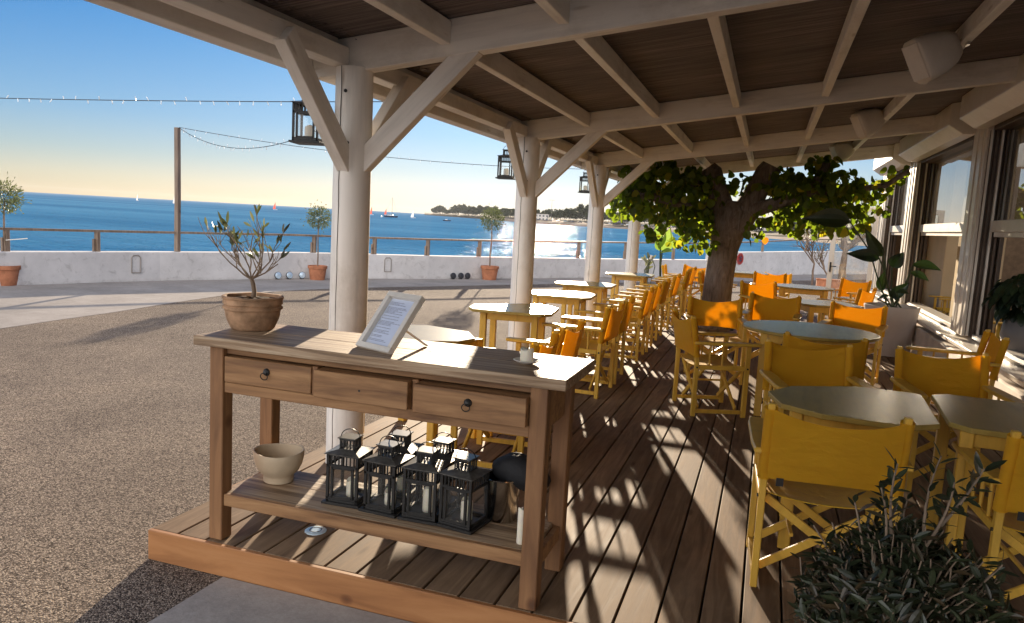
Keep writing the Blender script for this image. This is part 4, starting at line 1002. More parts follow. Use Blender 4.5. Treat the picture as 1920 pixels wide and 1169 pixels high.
# ------------------------------------------------------------------ director chairs
def make_chair():
    t = thing('director_chair', None, 'chair'); Y = M['yellow']; X = .262; YF = .43
    for s in (-1, 1):
        MB().sweep([(0, 0, 0), (0, 0, .46), (0, -.018, .60), (0, -.062, .84)], .030, .036).build('rear_leg', Y, t, (s*X, 0, 0), bevel=.004)
        MB().sweep([(0, 0, 0), (0, 0, .607)], .030, .040).build('front_leg', Y, t, (s*X, YF, 0), bevel=.004)
        mb = MB().prism([(-.034, -.035), (.034, -.035), (.043, .10), (.044, .44), (.036, .52), (.020, .54), (-.020, .54), (-.036, .52), (-.044, .44), (-.043, .10)], .608, .633)
        mb.build('armrest', Y, t, (s*(X+.016), 0, 0), bevel=.006)
        MB().box((0, 0, 0), (.026, YF-.042, .036)).build('seat_rail', Y, t, (s*X, YF/2, .415), bevel=.003)
        MB().box((0, 0, 0), (.024, YF+.06, .034)).build('foot_rail', Y, t, (s*X, YF/2, .055), bevel=.003) if False else MB().box((0, 0, 0), (.024, YF-.042, .032)).build('foot_rail', Y, t, (s*X, YF/2, .045), bevel=.003)
        for k in (1, 2, 3): MB().tube([(0, 0, .433), (0, 0, .52), (0, 0, .608)], [.008, .010, .008], 8).build('arm_spindle', Y, t, (s*X, YF*k/4, 0), smooth=True)
    # folding X braces, front and rear pairs
    for yy in (.055, YF-.055):
        for s in (-1, 1):
            orient_bar('cross_brace', (-s*.245, yy+s*.012, .07), (s*.245, yy+s*.012, .40), .018, .036, Y, t, bevel=.003)
    for s in (-1, 1):
        MB().tube([(s*(X+.014), 0, .415), (s*(X+.021), 0, .415)], .008, 8).tube([(s*(X+.014), YF, .415), (s*(X+.021), YF, .415)], .008, 8).build('bolt', M['iron'], t)
    MB().box((-.20, -.052, .50), (.03, .004, .035)).build('label_tag', M['iron'], t)
    orient_bar('stretcher', (-.12, .055, .235), (-.12, YF-.055, .235), .016, .016, Y, t, bevel=.002)
    # seat sling
    nx, ny = 14, 8; vs = []
    for lay in (0, .004):
        for j in range(ny+1):
            for i in range(nx+1):
                u = i/nx*2-1; v = j/ny
                vs.append((u*.262, .012+v*(YF-.024), .436-lay-.042*(1-u*u)*(1-.25*(2*v-1)**2)))
    k = (nx+1)*(ny+1); q = lambda i, j: j*(nx+1)+i
    fs = [(q(i, j), q(i+1, j), q(i+1, j+1), q(i, j+1)) for i in range(nx) for j in range(ny)]
    fs += [tuple(k+x for x in reversed(f)) for f in fs]
    for i in range(nx): fs += [(q(i+1, 0), q(i, 0), k+q(i, 0), k+q(i+1, 0)), (q(i, ny), q(i+1, ny), k+q(i+1, ny), k+q(i, ny))]
    for j in range(ny): fs += [(q(0, j), q(0, j+1), k+q(0, j+1), k+q(0, j)), (q(nx, j+1), q(nx, j), k+q(nx, j), k+q(nx, j+1))]
    MB().add(vs, fs).build('seat', M['seat_canvas'], t, smooth=True)
    # back sling with sleeves round the posts
    nx, ny = 16, 7; vs = []
    ymid = lambda zz: (-.018*(zz-.46)/.14 if zz < .60 else -.018-.044*(zz-.60)/.24)
    for lay in (0, .0045):
        for j in range(ny+1):
            for i in range(nx+1):
                u = i/nx*2-1; v = j/ny; sag = (1-u*u)
                zz = .505+.315*v - .046*sag*v*v + .012*sag*(1-v)
                vs.append((u*.252, ymid(zz)-.024-lay-.030*sag*(.7+.3*v)+.004*math.sin(3*u+2*v), zz))
    k = (nx+1)*(ny+1); q = lambda i, j: j*(nx+1)+i
    fs = [(q(i, j), q(i+1, j), q(i+1, j+1), q(i, j+1)) for i in range(nx) for j in range(ny)]
    fs += [tuple(k+x for x in reversed(f)) for f in fs]
    for i in range(nx): fs += [(q(i+1, 0), q(i, 0), k+q(i, 0), k+q(i+1, 0)), (q(i, ny), q(i+1, ny), k+q(i+1, ny), k+q(i, ny))]
    mb = MB().add(vs, fs)
    for s in (-1, 1): mb.tube([(s*X, ymid(zz), zz) for zz in (.50, .58, .62, .70, .82)], [.0285, .027, .0265, .027, .0285], 10, caps=False)
    mb.build('backrest', M['canvas'], t, smooth=True)
    return t
chair = make_chair(); cu = False
GC = "yellow director's chairs on the terrace"
chairs = [
 (.335, 3.39, 0, 3.5, 'large yellow canvas chair seen from behind, left of the dark olive bush'),
 (1.235, 3.42, 0, 3, 'yellow canvas chair cut off by the right edge, behind the olive bush'),
 (.335, 5.34, 0, 192, 'yellow canvas chair facing the camera across the nearest table'),
 (.455, 5.93, 0, 2, 'yellow canvas chair tucked at the front of the round table'),
 (1.17, 5.58, 0, 187, 'yellow canvas chair at the right hand near table, by the window wall'),
 (1.76, 7.02, 0, 90, 'yellow canvas chair with its back against the low window wall'),
 (-.57, 6.58, 0, -67, 'yellow canvas chair seen side on, at the left of the round table'),
 (-.47, 8.30, 0, 190, 'yellow chair beyond the round table, just left of the brightly lit back'),
 (.135, 9.37, 0, 175, 'yellow chair with leaf shadows on its glowing orange back'),
 (.99, 8.98, 0, 167, 'yellow chair beyond the round table, in front of the white planter'),
 (-.05, 11.6, 0, 208, 'yellow chair half sunlit, second row back from the round table'),
 (.09, 14.5, 0, 180, 'yellow chair with a fully glowing orange back right of the tree trunk'),
 (.27, 17.5, GZ, 178, 'smallest yellow chair, farthest back right of the tree trunk'),
 (-1.32, 15.2, 0, 150, 'yellow chair with a glowing back left of the tree trunk'),
 (-.98, 13.35, 0, -90, 'yellow chair seen side on right against the tree trunk'),
 (1.36, 11.9, 0, 62, 'bright yellow chair left of the strelitzia planter'),
 (1.46, 14.2, 0, 140, 'small yellow chair in front of the glass door'),
 (-2.15, 17.6, GZ, -90, 'far yellow chair standing below the pale banana plant'),
]
rowy = [4.50, 5.22, 6.78, 7.48, 8.85, 9.58, 10.62, 11.85, 13.4, 14.35]
rowl = ['nearest chair of the left hand row, its orange back just above the table candle', 'second chair of the left hand row, orange back behind the table end', 'third chair of the left hand row, level with the second column', 'fourth chair of the left hand row, behind the second column', 'fifth chair along the left hand row of chairs', 'sixth chair along the left hand row of chairs', 'seventh chair of the left hand row, with a bright orange back', 'eighth chair along the left hand row of chairs', 'ninth chair along the left hand row, one before the last', 'last chair of the left hand row, near the fourth column']
for x, y, zz, a, lb in chairs:
    place(chair, cu, (x, y, zz), R(a), lb, GC); cu = True
for y, lb in zip(rowy, rowl): place(chair, True, (-1.33+random.uniform(-.015, .02), y, 0), R(90+random.uniform(-3, 3)), 'yellow '+lb, GC)

# ------------------------------------------------------------------ cafe tables
def cham(w, d, c): return [(-w/2+c, -d/2), (w/2-c, -d/2), (w/2, -d/2+c), (w/2, d/2-c), (w/2-c, d/2), (-w/2+c, d/2), (-w/2, d/2-c), (-w/2, -d/2+c)]
PL_ = [(-.38, -.22), (-.31, -.35), (.31, -.38), (.39, -.28), (.39, .20), (.25, .40), (.06, .41), (-.40, .05)]
PR_ = [(-.38, -.02), (-.31, -.28), (-.13, -.40), (.22, -.42), (.37, -.29), (.385, .39), (.34, .42), (.07, .42), (-.27, .20)]
def cafe_table(x, y, w, d, rz, label, group, c=.1, zb=0, H=.735, poly=None):
    t = thing('cafe_table', label, 'table', (x, y, zb), R(rz), group)
    P = cham(w, d, c) if c else [(w/2*math.cos(2*math.pi*k/56), d/2*math.sin(2*math.pi*k/56)) for k in range(56)]
    if poly: P = poly
    MB().prism(P, H-.026, H).build('table_top', M['yellow_top'], t, bevel=.004 if c else .007, seg=2)
    lx, ly = (w/2-.075, d/2-.075) if c else (w*.33, d*.33)
    if poly: lx, ly = .235, .225
    for sx in (-1, 1):
        for sy in (-1, 1): MB().sweep([(0, 0, 0), (0, 0, H-.027)], .058, .058).build('leg', M['yellow'], t, (sx*lx, sy*ly, 0), bevel=.005)
    for s in (-1, 1):
        MB().box((0, 0, 0), (2*lx-.06, .022, .07)).build('apron', M['yellow'], t, (0, s*ly, H-.064), bevel=.003)
        MB().box((0, 0, 0), (.022, 2*ly-.06, .07)).build('apron', M['yellow'], t, (s*lx, 0, H-.064), bevel=.003)
    return t
GL = 'angular tables along the outer edge of the terrace'; GR = 'tables on the house side of the terrace'
cafe_table(-2.22, 4.72, .80, .62, -14, 'yellow cornered table nearest the console, behind the menu frame', GL, .215)
cafe_table(-2.17, 6.62, .76, .78, 8, 'angular yellow table with a bright glare, just before the second column', GL, .1, poly=PL_)
cafe_table(-2.19, 8.35, .76, .76, 4, 'angular yellow table just past the second column', GL, .1, poly=PL_)
cafe_table(-2.28, 10.0, .76, .76, 3, 'angular yellow table in front of the third column', GL, .1, poly=PL_)
cafe_table(-2.15, 12.7, .80, .78, 2, 'farthest angular yellow table, beyond the third column', GL, .1, poly=PL_)
cafe_table(.45, 4.09, .76, .84, -2, 'shaded yellow table in front of the nearest chair back', GR, .1, poly=PR_)
cafe_table(1.25, 4.16, .74, .80, -4, 'shaded yellow table pushed against the nearest one on its right', GR, .08)
cafe_table(.41, 7.02, 1.12, 1.10, 0, 'round pale topped table in the middle of the terrace', GR, 0)
cafe_table(.72, 9.95, .72, .74, 20, 'small square table lit beyond the round table', GR, .1)
cafe_table(.58, 12.75, .95, .95, 0, 'round sunlit table behind the half sunlit chair', GR, 0)
cafe_table(-.35, 15.9, .8, .8, 5, 'far sunlit table beside the tree trunk', GR, .1)
# ashtray-like white cup on the far table omitted; small menu block on a far table
# ------------------------------------------------------------------ big tree
tt = thing('plane_tree', 'pollarded tree with a thick trunk growing through the terrace', 'tree', (-.70, 12.4, GZ)); tb = Vector((-.70, 12.4, GZ))
rt = random.Random(11)
k_ = MB(); L_ = lambda *a: [Vector(p)-tb for p in a]
random.seed(4)
k_.tube(L_((-.72, 12.4, -.16), (-.71, 12.4, .1), (-.69, 12.4, .5), (-.67, 12.4, .9), (-.65, 12.4, 1.25), (-.60, 12.38, 1.55), (-.56, 12.36, 1.85), (-.55, 12.36, 2.0)), [.30, .255, .23, .22, .225, .265, .285, .2], 22, jit=.05)
k_.tube(L_((-.63, 12.36, 1.58), (-.75, 12.33, 1.9), (-.83, 12.3, 2.2), (-.93, 12.28, 2.42), (-.99, 12.27, 2.50)), [.25, .19, .155, .155, .13], 14, jit=.08)
k_.tube(L_((-.52, 12.36, 1.6), (-.34, 12.34, 1.95), (-.22, 12.31, 2.2), (-.10, 12.3, 2.45), (-.05, 12.29, 2.56)), [.25, .19, .165, .17, .14], 14, jit=.08)
k_.build('trunk', M['bark'], tt, smooth=True)
lb_ = MB()
for pts, r in (([(-.65, 12.35, 1.7), (-1.1, 12.2, 1.85), (-1.6, 12.1, 1.98), (-2.1, 12.0, 2.05)], .11), ([(-.8, 12.3, 2.1), (-1.3, 12.5, 2.3), (-1.75, 12.7, 2.45)], .08), ([(-.45, 12.3, 1.8), (.1, 12.15, 2.0), (.55, 12.1, 2.2), (.72, 12.1, 2.62)], .12), ([(.5, 12.1, 2.15), (1.0, 12.0, 2.2), (1.5, 11.9, 2.3), (1.75, 11.8, 2.5)], .06), ([(-.5, 12.5, 1.9), (-.3, 13.1, 2.2), (0, 13.5, 2.4)], .09)):
    n = len(pts); lb_.tube(L_(*pts), [r*(1-.5*i/(n-1)) for i in range(n)], 10, jit=.06)
fl = MB(); tw = MB()
clus = [(-1.87, 1.98, .40, .28, 250), (-1.35, 1.92, .42, .26, 260), (-1.62, 2.30, .42, .20, 210), (-1.10, 1.72, .25, .22, 130), (-2.22, 1.95, .30, .28, 150), (-2.1, 2.28, .22, .16, 70), (-1.68, 2.5, .16, .12, 45), (-1.12, 2.3, .28, .2, 130), (-.95, 2.0, .2, .25, 60), (-1.5, 1.5, .40, .22, 90), (-1.15, 1.4, .2, .2, 30), (-.9, 1.45, .2, .22, 45),
        (.47, 2.12, .40, .26, 260), (.82, 2.32, .36, .22, 210), (.18, 2.30, .26, .24, 160), (1.05, 2.08, .28, .24, 170), (.0, 1.82, .22, .2, 70), (.5, 1.72, .34, .2, 130), (1.05, 1.75, .28, .16, 80), (1.40, 2.26, .22, .14, 60), (1.66, 2.50, .12, .12, 20), (1.45, 1.98, .14, .14, 20), (.66, 2.62, .2, .1, 40), (-.25, 1.6, .15, .2, 22), (-.55, 2.35, .2, .12, 18), (-.4, 2.2, .3, .15, 40)]
for cx, cz, rx, rz_, n in clus:
    for _ in range(n):
        v = sph(); v = v.normalized()*(v.length**.6)
        yy = 12.3+v.y*.75+rt.uniform(-.15, .15)
        p = Vector((cx+v.x*rx*1.15, yy, cz+v.z*rz_*1.1))
        zmax = ZB(p.x)+.17
        if p.z > zmax: continue
        d = Vector((rt.gauss(0, .6), rt.gauss(0, .6), -.75+rt.gauss(0, .4)))
        s = rt.choice((rt.uniform(.05, .09), rt.uniform(.08, .13), rt.uniform(.11, .155)))
        fl.leaf(p-tb, d, (rt.gauss(0, .7), -.6+rt.gauss(0, .7), .5+rt.gauss(0, .4)), s, s*rt.uniform(.85, 1.05), 'round', rt.uniform(-.05, .3))
    for _ in range(max(2, n//50)):
        a = Vector((cx+rt.uniform(-rx, rx)*.5, 12.3+rt.uniform(-.4, .4), cz+rz_*.5)); b = a+Vector((rt.uniform(-.3, .3), rt.uniform(-.2, .2), -rz_*1.2))
        tw.tube([a-tb, (a+b)/2+Vector((.04, 0, .05))-tb, b-tb], [.008, .006, .003], 5)
fl.build('foliage', M['tree_leaf'], tt, smooth='leaf')
lb_.add(tw.v, tw.f); lb_.build('branch', M['bark'], tt, smooth=True)
MB().leaf((.48-.70+.70+.17, -.2, 1.62), (.1, -.2, -1), (0, -1, .1), .11, .10, 'round', .2).build('autumn_leaf', leafmat('autumn_leaf', [(0.55, 0.22, 0.02), (0.6, 0.25, 0.03)], .5, (1.3, 1.1, .6)), tt, smooth='leaf')

# ------------------------------------------------------------------ topiaries in terracotta
def make_topiary():
    t = thing('potted_topiary', None, 'potted tree')
    MB().lathe([(.165, 0), (.17, .01), (.205, .26), (.205, .265), (.225, .27), (.228, .335), (.215, .34), (.20, .335), (.195, .30), (.02, .295)], 28).build('pot', M['terracotta'], t, smooth=True)
    MB().tube([(0, 0, .29), (.01, 0, .6), (-.01, .005, .95), (0, 0, 1.25), (.02, 0, 1.45)], [.018, .016, .015, .014, .01], 8).build('trunk', M['olive_bark'], t, smooth=True)
    mb = MB()
    for _ in range(1500):
        v = sph().normalized()*(random.random()**.4); p = Vector((v.x*.28, v.y*.28, 1.47+v.z*.27)) 
        if random.random() < .06: p = p + v*.12
        d = v.normalized()+sph()*.8; mb.leaf(p, d, sph(), random.uniform(.035, .06), .016, 'lance', .1)
    mb.build('crown', M['topiary_leaf'], t, smooth='leaf')
    return t
tp_ = make_topiary()
place(tp_, False, (-13.0, 10.05, GZ), .3, 'clipped potted tree tied to the railing at the left edge', 'potted topiaries along the sea wall', 1.08)
MB().tube([(-.02, .0, .75), (.35, .05, .8)], .008, 5).build('tie', M['frame_white'], tp_)
t2 = copy_tree(tp_); 
for k in list(t2.children):
    if k.name.startswith('tie'): bpy.data.objects.remove(k)
t2.location = (-10.05, 15.55, GZ); t2.rotation_euler = (0, 0, 1.9); t2.scale = (1,)*3; tag(t2, 'clipped potted tree standing left of the front column', None)
TREE.clear()
t3 = copy_tree(t2); t3.location = (-7.12, 19.4, GZ); t3.rotation_euler = (0, 0, 3.6); t3.scale = (1.12,)*3; tag(t3, 'clipped potted tree between the front and second columns', None)

# ------------------------------------------------------------------ house
XW = 2.10
hs_ = thing('house', 'low white restaurant building with large sash windows along the terrace', 'building', (XW, 3.0, GZ)); hb = Vector((XW, 3.0, GZ))
def hbox(name, x0, x1, y0, y1, z0, z1, m, par=hs_, bev=.004, base=None):
    c = Vector(((x0+x1)/2, (y0+y1)/2, (z0+z1)/2)) - (hb if base is None else base)
    return MB().box((0, 0, 0), (x1-x0, y1-y0, z1-z0)).build(name, M[m], par, c, bevel=bev)
SZ, HD = .55, 2.88
bays = [(1.55, 5.15), (5.60, 9.30), (9.85, 13.35), (13.95, 16.4)]
posts = [(1.0, 1.55), (5.15, 5.60), (9.30, 9.85), (13.35, 13.95), (16.4, 17.0)]
hbox('low_wall', XW, XW+.22, -2, 17.0, GZ, SZ-.06, 'render_wall')
hbox('plinth_ledge', XW-.14, XW-.001, -2, 17.0, GZ, SZ-.13, 'render_wall', bev=.02)
MB().add([(0, 0, 0), (.36, 0, .05), (.36, 19, .05), (0, 19, 0), (0, 0, -.04), (.36, 0, -.04), (.36, 19, -.04), (0, 19, -.04)], [(0, 1, 2, 3), (7, 6, 5, 4), (0, 4, 5, 1), (2, 6, 7, 3), (1, 5, 6, 2), (0, 3, 7, 4)]).build('sill', M['pvc'], hs_, Vector((XW-.12, -2, SZ-.05))-hb, bevel=.004)
for a, b in posts:
    p = hbox('post', XW-.02, XW+.18, a, b, SZ, HD, 'pvc')
    for k in (.30, .70): MB().box((0, 0, 0), (.016, .14, HD-SZ-.02)).build('moulding', M['pvc'], p, (-.105, -(b-a)/2+(b-a)*k, 0), bevel=.006)
hbox('lintel', XW-.01, XW+.2, -2, 17.0, HD, 3.10, 'render_wall')
hbox('upper_wall', XW+.02, XW+.25, -2, 17.0, 3.10, 4.1, 'render_wall')
# rough stone above the shutter boxes
mb = MB(); rs = random.Random(8)
for i in range(150):
    y = -1.8+i*.125; mb.box((XW-.03-hb.x, y-hb.y, 3.16+rs.uniform(-.02, .03)-hb.z), (.12+rs.uniform(0, .08), .14, .13+rs.uniform(0, .08)), Euler((rs.uniform(-.2, .2), rs.uniform(-.2, .2), rs.uniform(-.3, .3))).to_matrix())
mb.build('stone_course', M['stone'], hs_, bevel=.015)
for a, b in bays:
    prof_ = [(0, 0), (-.13, 0), (-.28, .10), (-.28, .33), (-.24, .36), (0, .36)]
    n = len(prof_); v = [(x, y, zz) for y in (0, b-a+.06) for x, zz in prof_]
    MB().add(v, [tuple(range(n)), tuple(range(2*n-1, n-1, -1))]+[(i, (i+1) % n, n+(i+1) % n, n+i) for i in range(n)]).build('shutter_box', M['pvc'], hs_, Vector((XW-.012, a-.03, 2.76))-hb, bevel=.006)
    wc = Vector((XW+.12, (a+b)/2, HD-.045))
    wf = hbox('window', XW+.01, XW+.24, a, b, HD-.09, HD, 'pvc')
    hbox('head_track', XW+.03, XW+.23, a+.01, b-.01, HD-.14, HD-.0905, 'groove', wf, base=wc)
    for sgn, y0 in ((1, a), (-1, b)):     # stacked sash tracks on each jamb: pale rails, dark grooves
        ya, yb = sorted((y0, y0+sgn*.03)); hbox('jamb_groove', XW+.002, XW+.25, ya, yb, SZ+.005, HD-.141, 'groove', wf, 0, wc)
        for k in range(5):
            dy = .055+.012*k; ya, yb = sorted((y0, y0+sgn*dy)); x_ = XW+.004+.047*k
            hbox('jamb_rail', x_, x_+.021, ya, yb, SZ+.006, HD-.1415, 'pvc' if k in (0, 2) else 'groove', wf, .002, wc)
    hbox('sash_rail', XW+.10, XW+.19, a+.10, b-.10, 1.68, 1.80, 'pvc', wf, .006, wc)
    hbox('sash_rail', XW+.13, XW+.20, a+.10, b-.10, 1.63, 1.679, 'pvc', wf, .004, wc)
    MB().add([(0, -(b-a)/2+.09, -.535), (0, (b-a)/2-.09, -.535), (0, (b-a)/2-.09, .535), (0, -(b-a)/2+.09, .535)], [(0, 1, 2, 3)]).build('pane', M['pane'], wf, Vector((XW+.15, (a+b)/2, 2.285))-wc)
    hbox('bottom_track', XW+.05, XW+.24, a+.10, b-.10, SZ-.01, SZ+.035, 'pvc', wf, .004, wc)
# interior
XI = 6.5
hbox('interior_floor', XW+.1, XI, -2, 17, -.10, -.02, 'interior_dark', bev=0)
hbox('interior_wall', XI, XI+.15, -2, 17, -.1, 3.2, 'interior_brown', bev=0)
hbox('interior_ceiling', XW+.25, 3.4, -2, 17, 3.05, 3.2, 'interior', bev=0); hbox('interior_ceiling', 5.4, XI, -2, 17, 3.05, 3.2, 'interior', bev=0)  # unseen slot added between the strips so sky light brightens the room
hbox('end_wall', XW+.22, XI, -2.2, -2, -.1, 3.2, 'interior', bev=0); hbox('end_wall', XW+.22, XI, 17, 17.2, GZ, 4.1, 'render_wall', bev=0); hbox('end_lining', XW+.26, XI, 16.95, 16.995, -.02, 3.05, 'interior_brown', bev=0)
hbox('pier', 2.75, 2.95, 11.5, 13.2, -.02, 3.05, 'interior', bev=.01); hbox('pier', 3.0, 3.2, 15.3, 16.9, -.02, 3.05, 'interior', bev=.01)
hbox('inner_sill', XW+.26, 2.78, 5.2, 9.25, SZ-.10, SZ-.06, 'interior_dark', bev=.004)
for z_ in (1.35, 1.75, 2.15): hbox('wall_shelf', 6.15, 6.49, 3, 13, z_, z_+.04, 'interior_dark', bev=.004)
cnt = hbox('counter', 4.6, 5.4, 3.0, 12.0, -.02, 1.05, 'interior_dark', bev=.01)
hbox('roof', XW-.0, 3.4, -2.3, 17.3, 4.1, 4.25, 'render_wall'); hbox('roof', 5.4, XI+.3, -2.3, 17.3, 4.1, 4.25, 'render_wall')  # roof slot added over the ceiling slot for the same daylight
# bottles on the counter
btl = MB().lathe([(.036, 0), (.038, .01), (.038, .17), (.03, .2), (.013, .23), (.013, .28), (.015, .29)], 12).build('bottle', plain('dark_bottle', (.05, .025, .01), .15), None, smooth=True); tag(btl, None, 'bottle')
for i in range(9):
    o = btl if i == 0 else btl.copy()
    if i: COL.objects.link(o)
    o.location = (4.75+random.uniform(-.05, .25), 5.6+i*.22+random.uniform(-.05, .05), 1.05); tag(o, 'dark bottle in the row on the counter seen through the near window', None, 'bottles on the counter inside')
for i, (x, y, a, lb) in enumerate(((3.15, 11.0, 100, 'orange lit canvas chair inside the building seen beside the grey pot'), (3.3, 14.6, 95, 'yellow canvas chair inside the building behind the middle window'))):
    place(chair, True, (x, y, -.02), R(a), lb, 'chairs inside the building')
# glass door leaf, open outwards
gd = thing('glass_door', 'open glazed door leaf with a pale frame at the end of the building', 'door', (XW-.02, 17.05, GZ), R(170))
DW, DH = .86, 2.32
MB().box((.05, 0, DH/2), (.1, .05, DH)).box((DW-.05, 0, DH/2), (.1, .05, DH)).box((DW/2, 0, DH-.05), (DW-.2, .048, .1)).box((DW/2, 0, .08), (DW-.2, .048, .14)).build('frame', M['pvc'], gd, bevel=.004)
MB().add([(.095, 0, .145), (DW-.095, 0, .145), (DW-.095, 0, DH-.095), (.095, 0, DH-.095)], [(0, 1, 2, 3)]).build('pane', M['door_pane'], gd)
MB().box((DW-.05, .035, 1.05), (.03, .02, .2)).tube([(DW-.05, .05, 1.07), (DW-.05, .075, 1.07), (DW-.17, .075, 1.07)], .010, 8).build('handle', M['iron'], gd)
# round pot with dark foliage on the sill
gp = thing('sill_plant', 'round grey pot of dark drooping foliage inside the near window', 'potted plant', (2.44, 8.2, SZ-.06))
MB().lathe([(.12, 0), (.16, .01), (.25, .10), (.285, .22), (.27, .34), (.20, .43), (.16, .455), (.15, .45), (.02, .42)], 32).build('pot', M['grey_pot'], gp, smooth=True)
MB().box((0, 0, 0), (.10, .004, .075)).build('tag_card', M['paper'], gp, (-.10, -.262, .34), (R(20), 0, R(-22)))
mb = MB()
for _ in range(420):
    v = sph(); p = Vector((v.x*.34-.06, v.y*.38, .60+v.z*.24)); d = Vector((v.x, v.y, -.7)); s = random.uniform(.07, .15); mb.leaf(p, d, (v.x, v.y, 1), s, s*.7, 'round', .3)
mb.build('foliage', M['dark_leaf'], gp, smooth='leaf')

# ------------------------------------------------------------------ strelitzia in white planter
PXY = (1.66, 11.3)
pt_ = thing('potted_strelitzia', 'tall dark leaved plant in a large tapered white planter by the windows', 'potted plant', (PXY[0], PXY[1], 0))
MB().lathe([(.27, 0), (.275, .01), (.335, .60), (.345, .63), (.345, .66), (.33, .665), (.32, .62), (.02, .60)], 40).build('planter', M['white_pot'], pt_, smooth=True)
MB().lathe([(.32, .60), (.3, .615), (.02, .62)], 20).build('soil', M['soil'], pt_)
def pw(px, py, y=11.2): return ony(px, py, y)-Vector((PXY[0], PXY[1], 0))
st = MB(); lf = MB()
def bigleaf(base, tip, width, nrm, droop=.25, base_stem=None):
    d = tip-base; L = d.length; d.normalize(); nrm = Vector(nrm); side = d.cross(nrm).normalized(); up = side.cross(d)
    n = 9; vs = []; fs = []
    for i in range(n+1):
        t = i/n; wd = width/2*math.sin(math.pi*min(1, t*.97+.03)**.75)*(1 if t < .98 else .2)
        m = base+d*(L*t)+up*(droop*L*(t-t*t))
        vs += [m-side*wd+up*wd*.45, m-side*wd*.5+up*wd*.15, m, m+side*wd*.5+up*wd*.15, m+side*wd+up*wd*.45]
    fs = [(i*5+j, i*5+j+1, i*5+5+j+1, i*5+5+j) for i in range(n) for j in range(4)]
    lf.add(vs, fs)
def stem(b, pts, r=.012): st.tube([Vector(b)]+pts, [r]+[r*.8]*len(pts), 6)
S0 = Vector((.03, -.02, .6))
for (bx, by), (tx, ty), wd, nr, mids in [((1592, 414), (1505, 410), .27, (.1, -1, .25), [(1645, 520), (1630, 470)]), ((1655, 480), (1622, 428), .17, (-.6, -.9, .3), [(1662, 530)]), ((1648, 484), (1586, 476), .18, (0, -1, .3), [(1665, 540), (1655, 500)]), ((1672, 500), (1695, 473), .19, (.2, -.9, .5), [(1672, 540)]), ((1712, 497), (1765, 508), .17, (.3, -.8, .6), [(1690, 550), (1705, 515)]), ((1708, 511), (1742, 528), .12, (0, -.8, .6), [(1692, 550)]), ((1672, 558), (1706, 530), .16, (0, -1, .3), [(1676, 575)]), ((1652, 545), (1660, 508), .14, (-.5, -1, .2), [(1662, 560)]), ((1680, 548), (1705, 552), .10, (0, -.8, .8), [(1685, 562)]), ((1646, 562), (1668, 556), .12, (0, -.5, .9), [(1655, 566)])]:
    y = 11.2+random.uniform(-.25, .1)
    b = pw(bx, by, y); t = pw(tx, ty, y-.12); ms = [pw(a, c, 11.2) for a, c in mids]
    stem(S0+Vector((random.uniform(-.08, .12), random.uniform(-.1, .1), 0)), ms+[b]); bigleaf(b, t, wd, nr, .30 if wd > .25 else .18)
for a in ((1653, 450), (1660, 455)): st.tube([S0, pw(1660, 520), pw(*a)], [.014, .012, .003], 6)
st.build('stem', M['stem'], pt_, smooth=True); lf.build('leaf', M['dark_leaf'], pt_, smooth='leaf')

# banana-like plant behind the fourth column
bn = thing('banana_plant', 'pale green upright broad leaved plant behind the fourth column', 'plant', (-2.05, 16.2, GZ)); bb = Vector((-2.05, 16.2, GZ))
lf = MB(); st = MB(); q = lambda px, py, y=16.2: ony(px, py, y)-bb
for b, t, wd, nr in (((1238, 462), (1234, 408), .26, (.2, -1, 0)), ((1242, 470), (1256, 428), .34, (.4, -1, .2)), ((1238, 475), (1262, 472), .2, (0, -.6, .8)), ((1238, 470), (1230, 450), .14, (-.4, -1, 0))):
    bigleaf(q(*b), q(*t, 16.0), wd, nr, .1); st.tube([Vector((0, 0, 0)), q(1238, 500), q(*b)], [.03, .022, .012], 8)
lf.build('leaf', M['pale_leaf'], bn, smooth='leaf'); st.build('stem', M['stem'], bn, smooth=True)
wf_ = thing('potted_flower', 'small plant with one white bloom beside the fourth column', 'plant', (-2.3, 15.6, GZ)); wb = Vector((-2.3, 15.6, GZ))
lf = MB(); st = MB(); q = lambda px, py, y=15.6: ony(px, py, y)-wb
st.tube([Vector((0, 0, 0)), q(1228, 500), q(1224, 489), q(1219, 487)], .008, 6); 
for k in range(8): lf.leaf(q(1208+k*1.5, 505-2*k+random.uniform(-4, 4)), (random.uniform(-1, 1), 0, .6), (0, -1, .4), .2, .06, 'lance', .3); st.tube([Vector((0, 0, 0)), q(1208+k*1.5, 505-2*k)], .006, 5)
st.build('stem', M['stem'], wf_); lf.build('leaf', M['olive_leaf'], wf_, smooth='leaf')
MB().lathe([(.005, 0), (.03, .02), (.05, .06), (.06, .09)], 10).build('bloom', M['frame_white'], wf_, q(1219, 488), (R(-50), 0, 0), smooth=True)

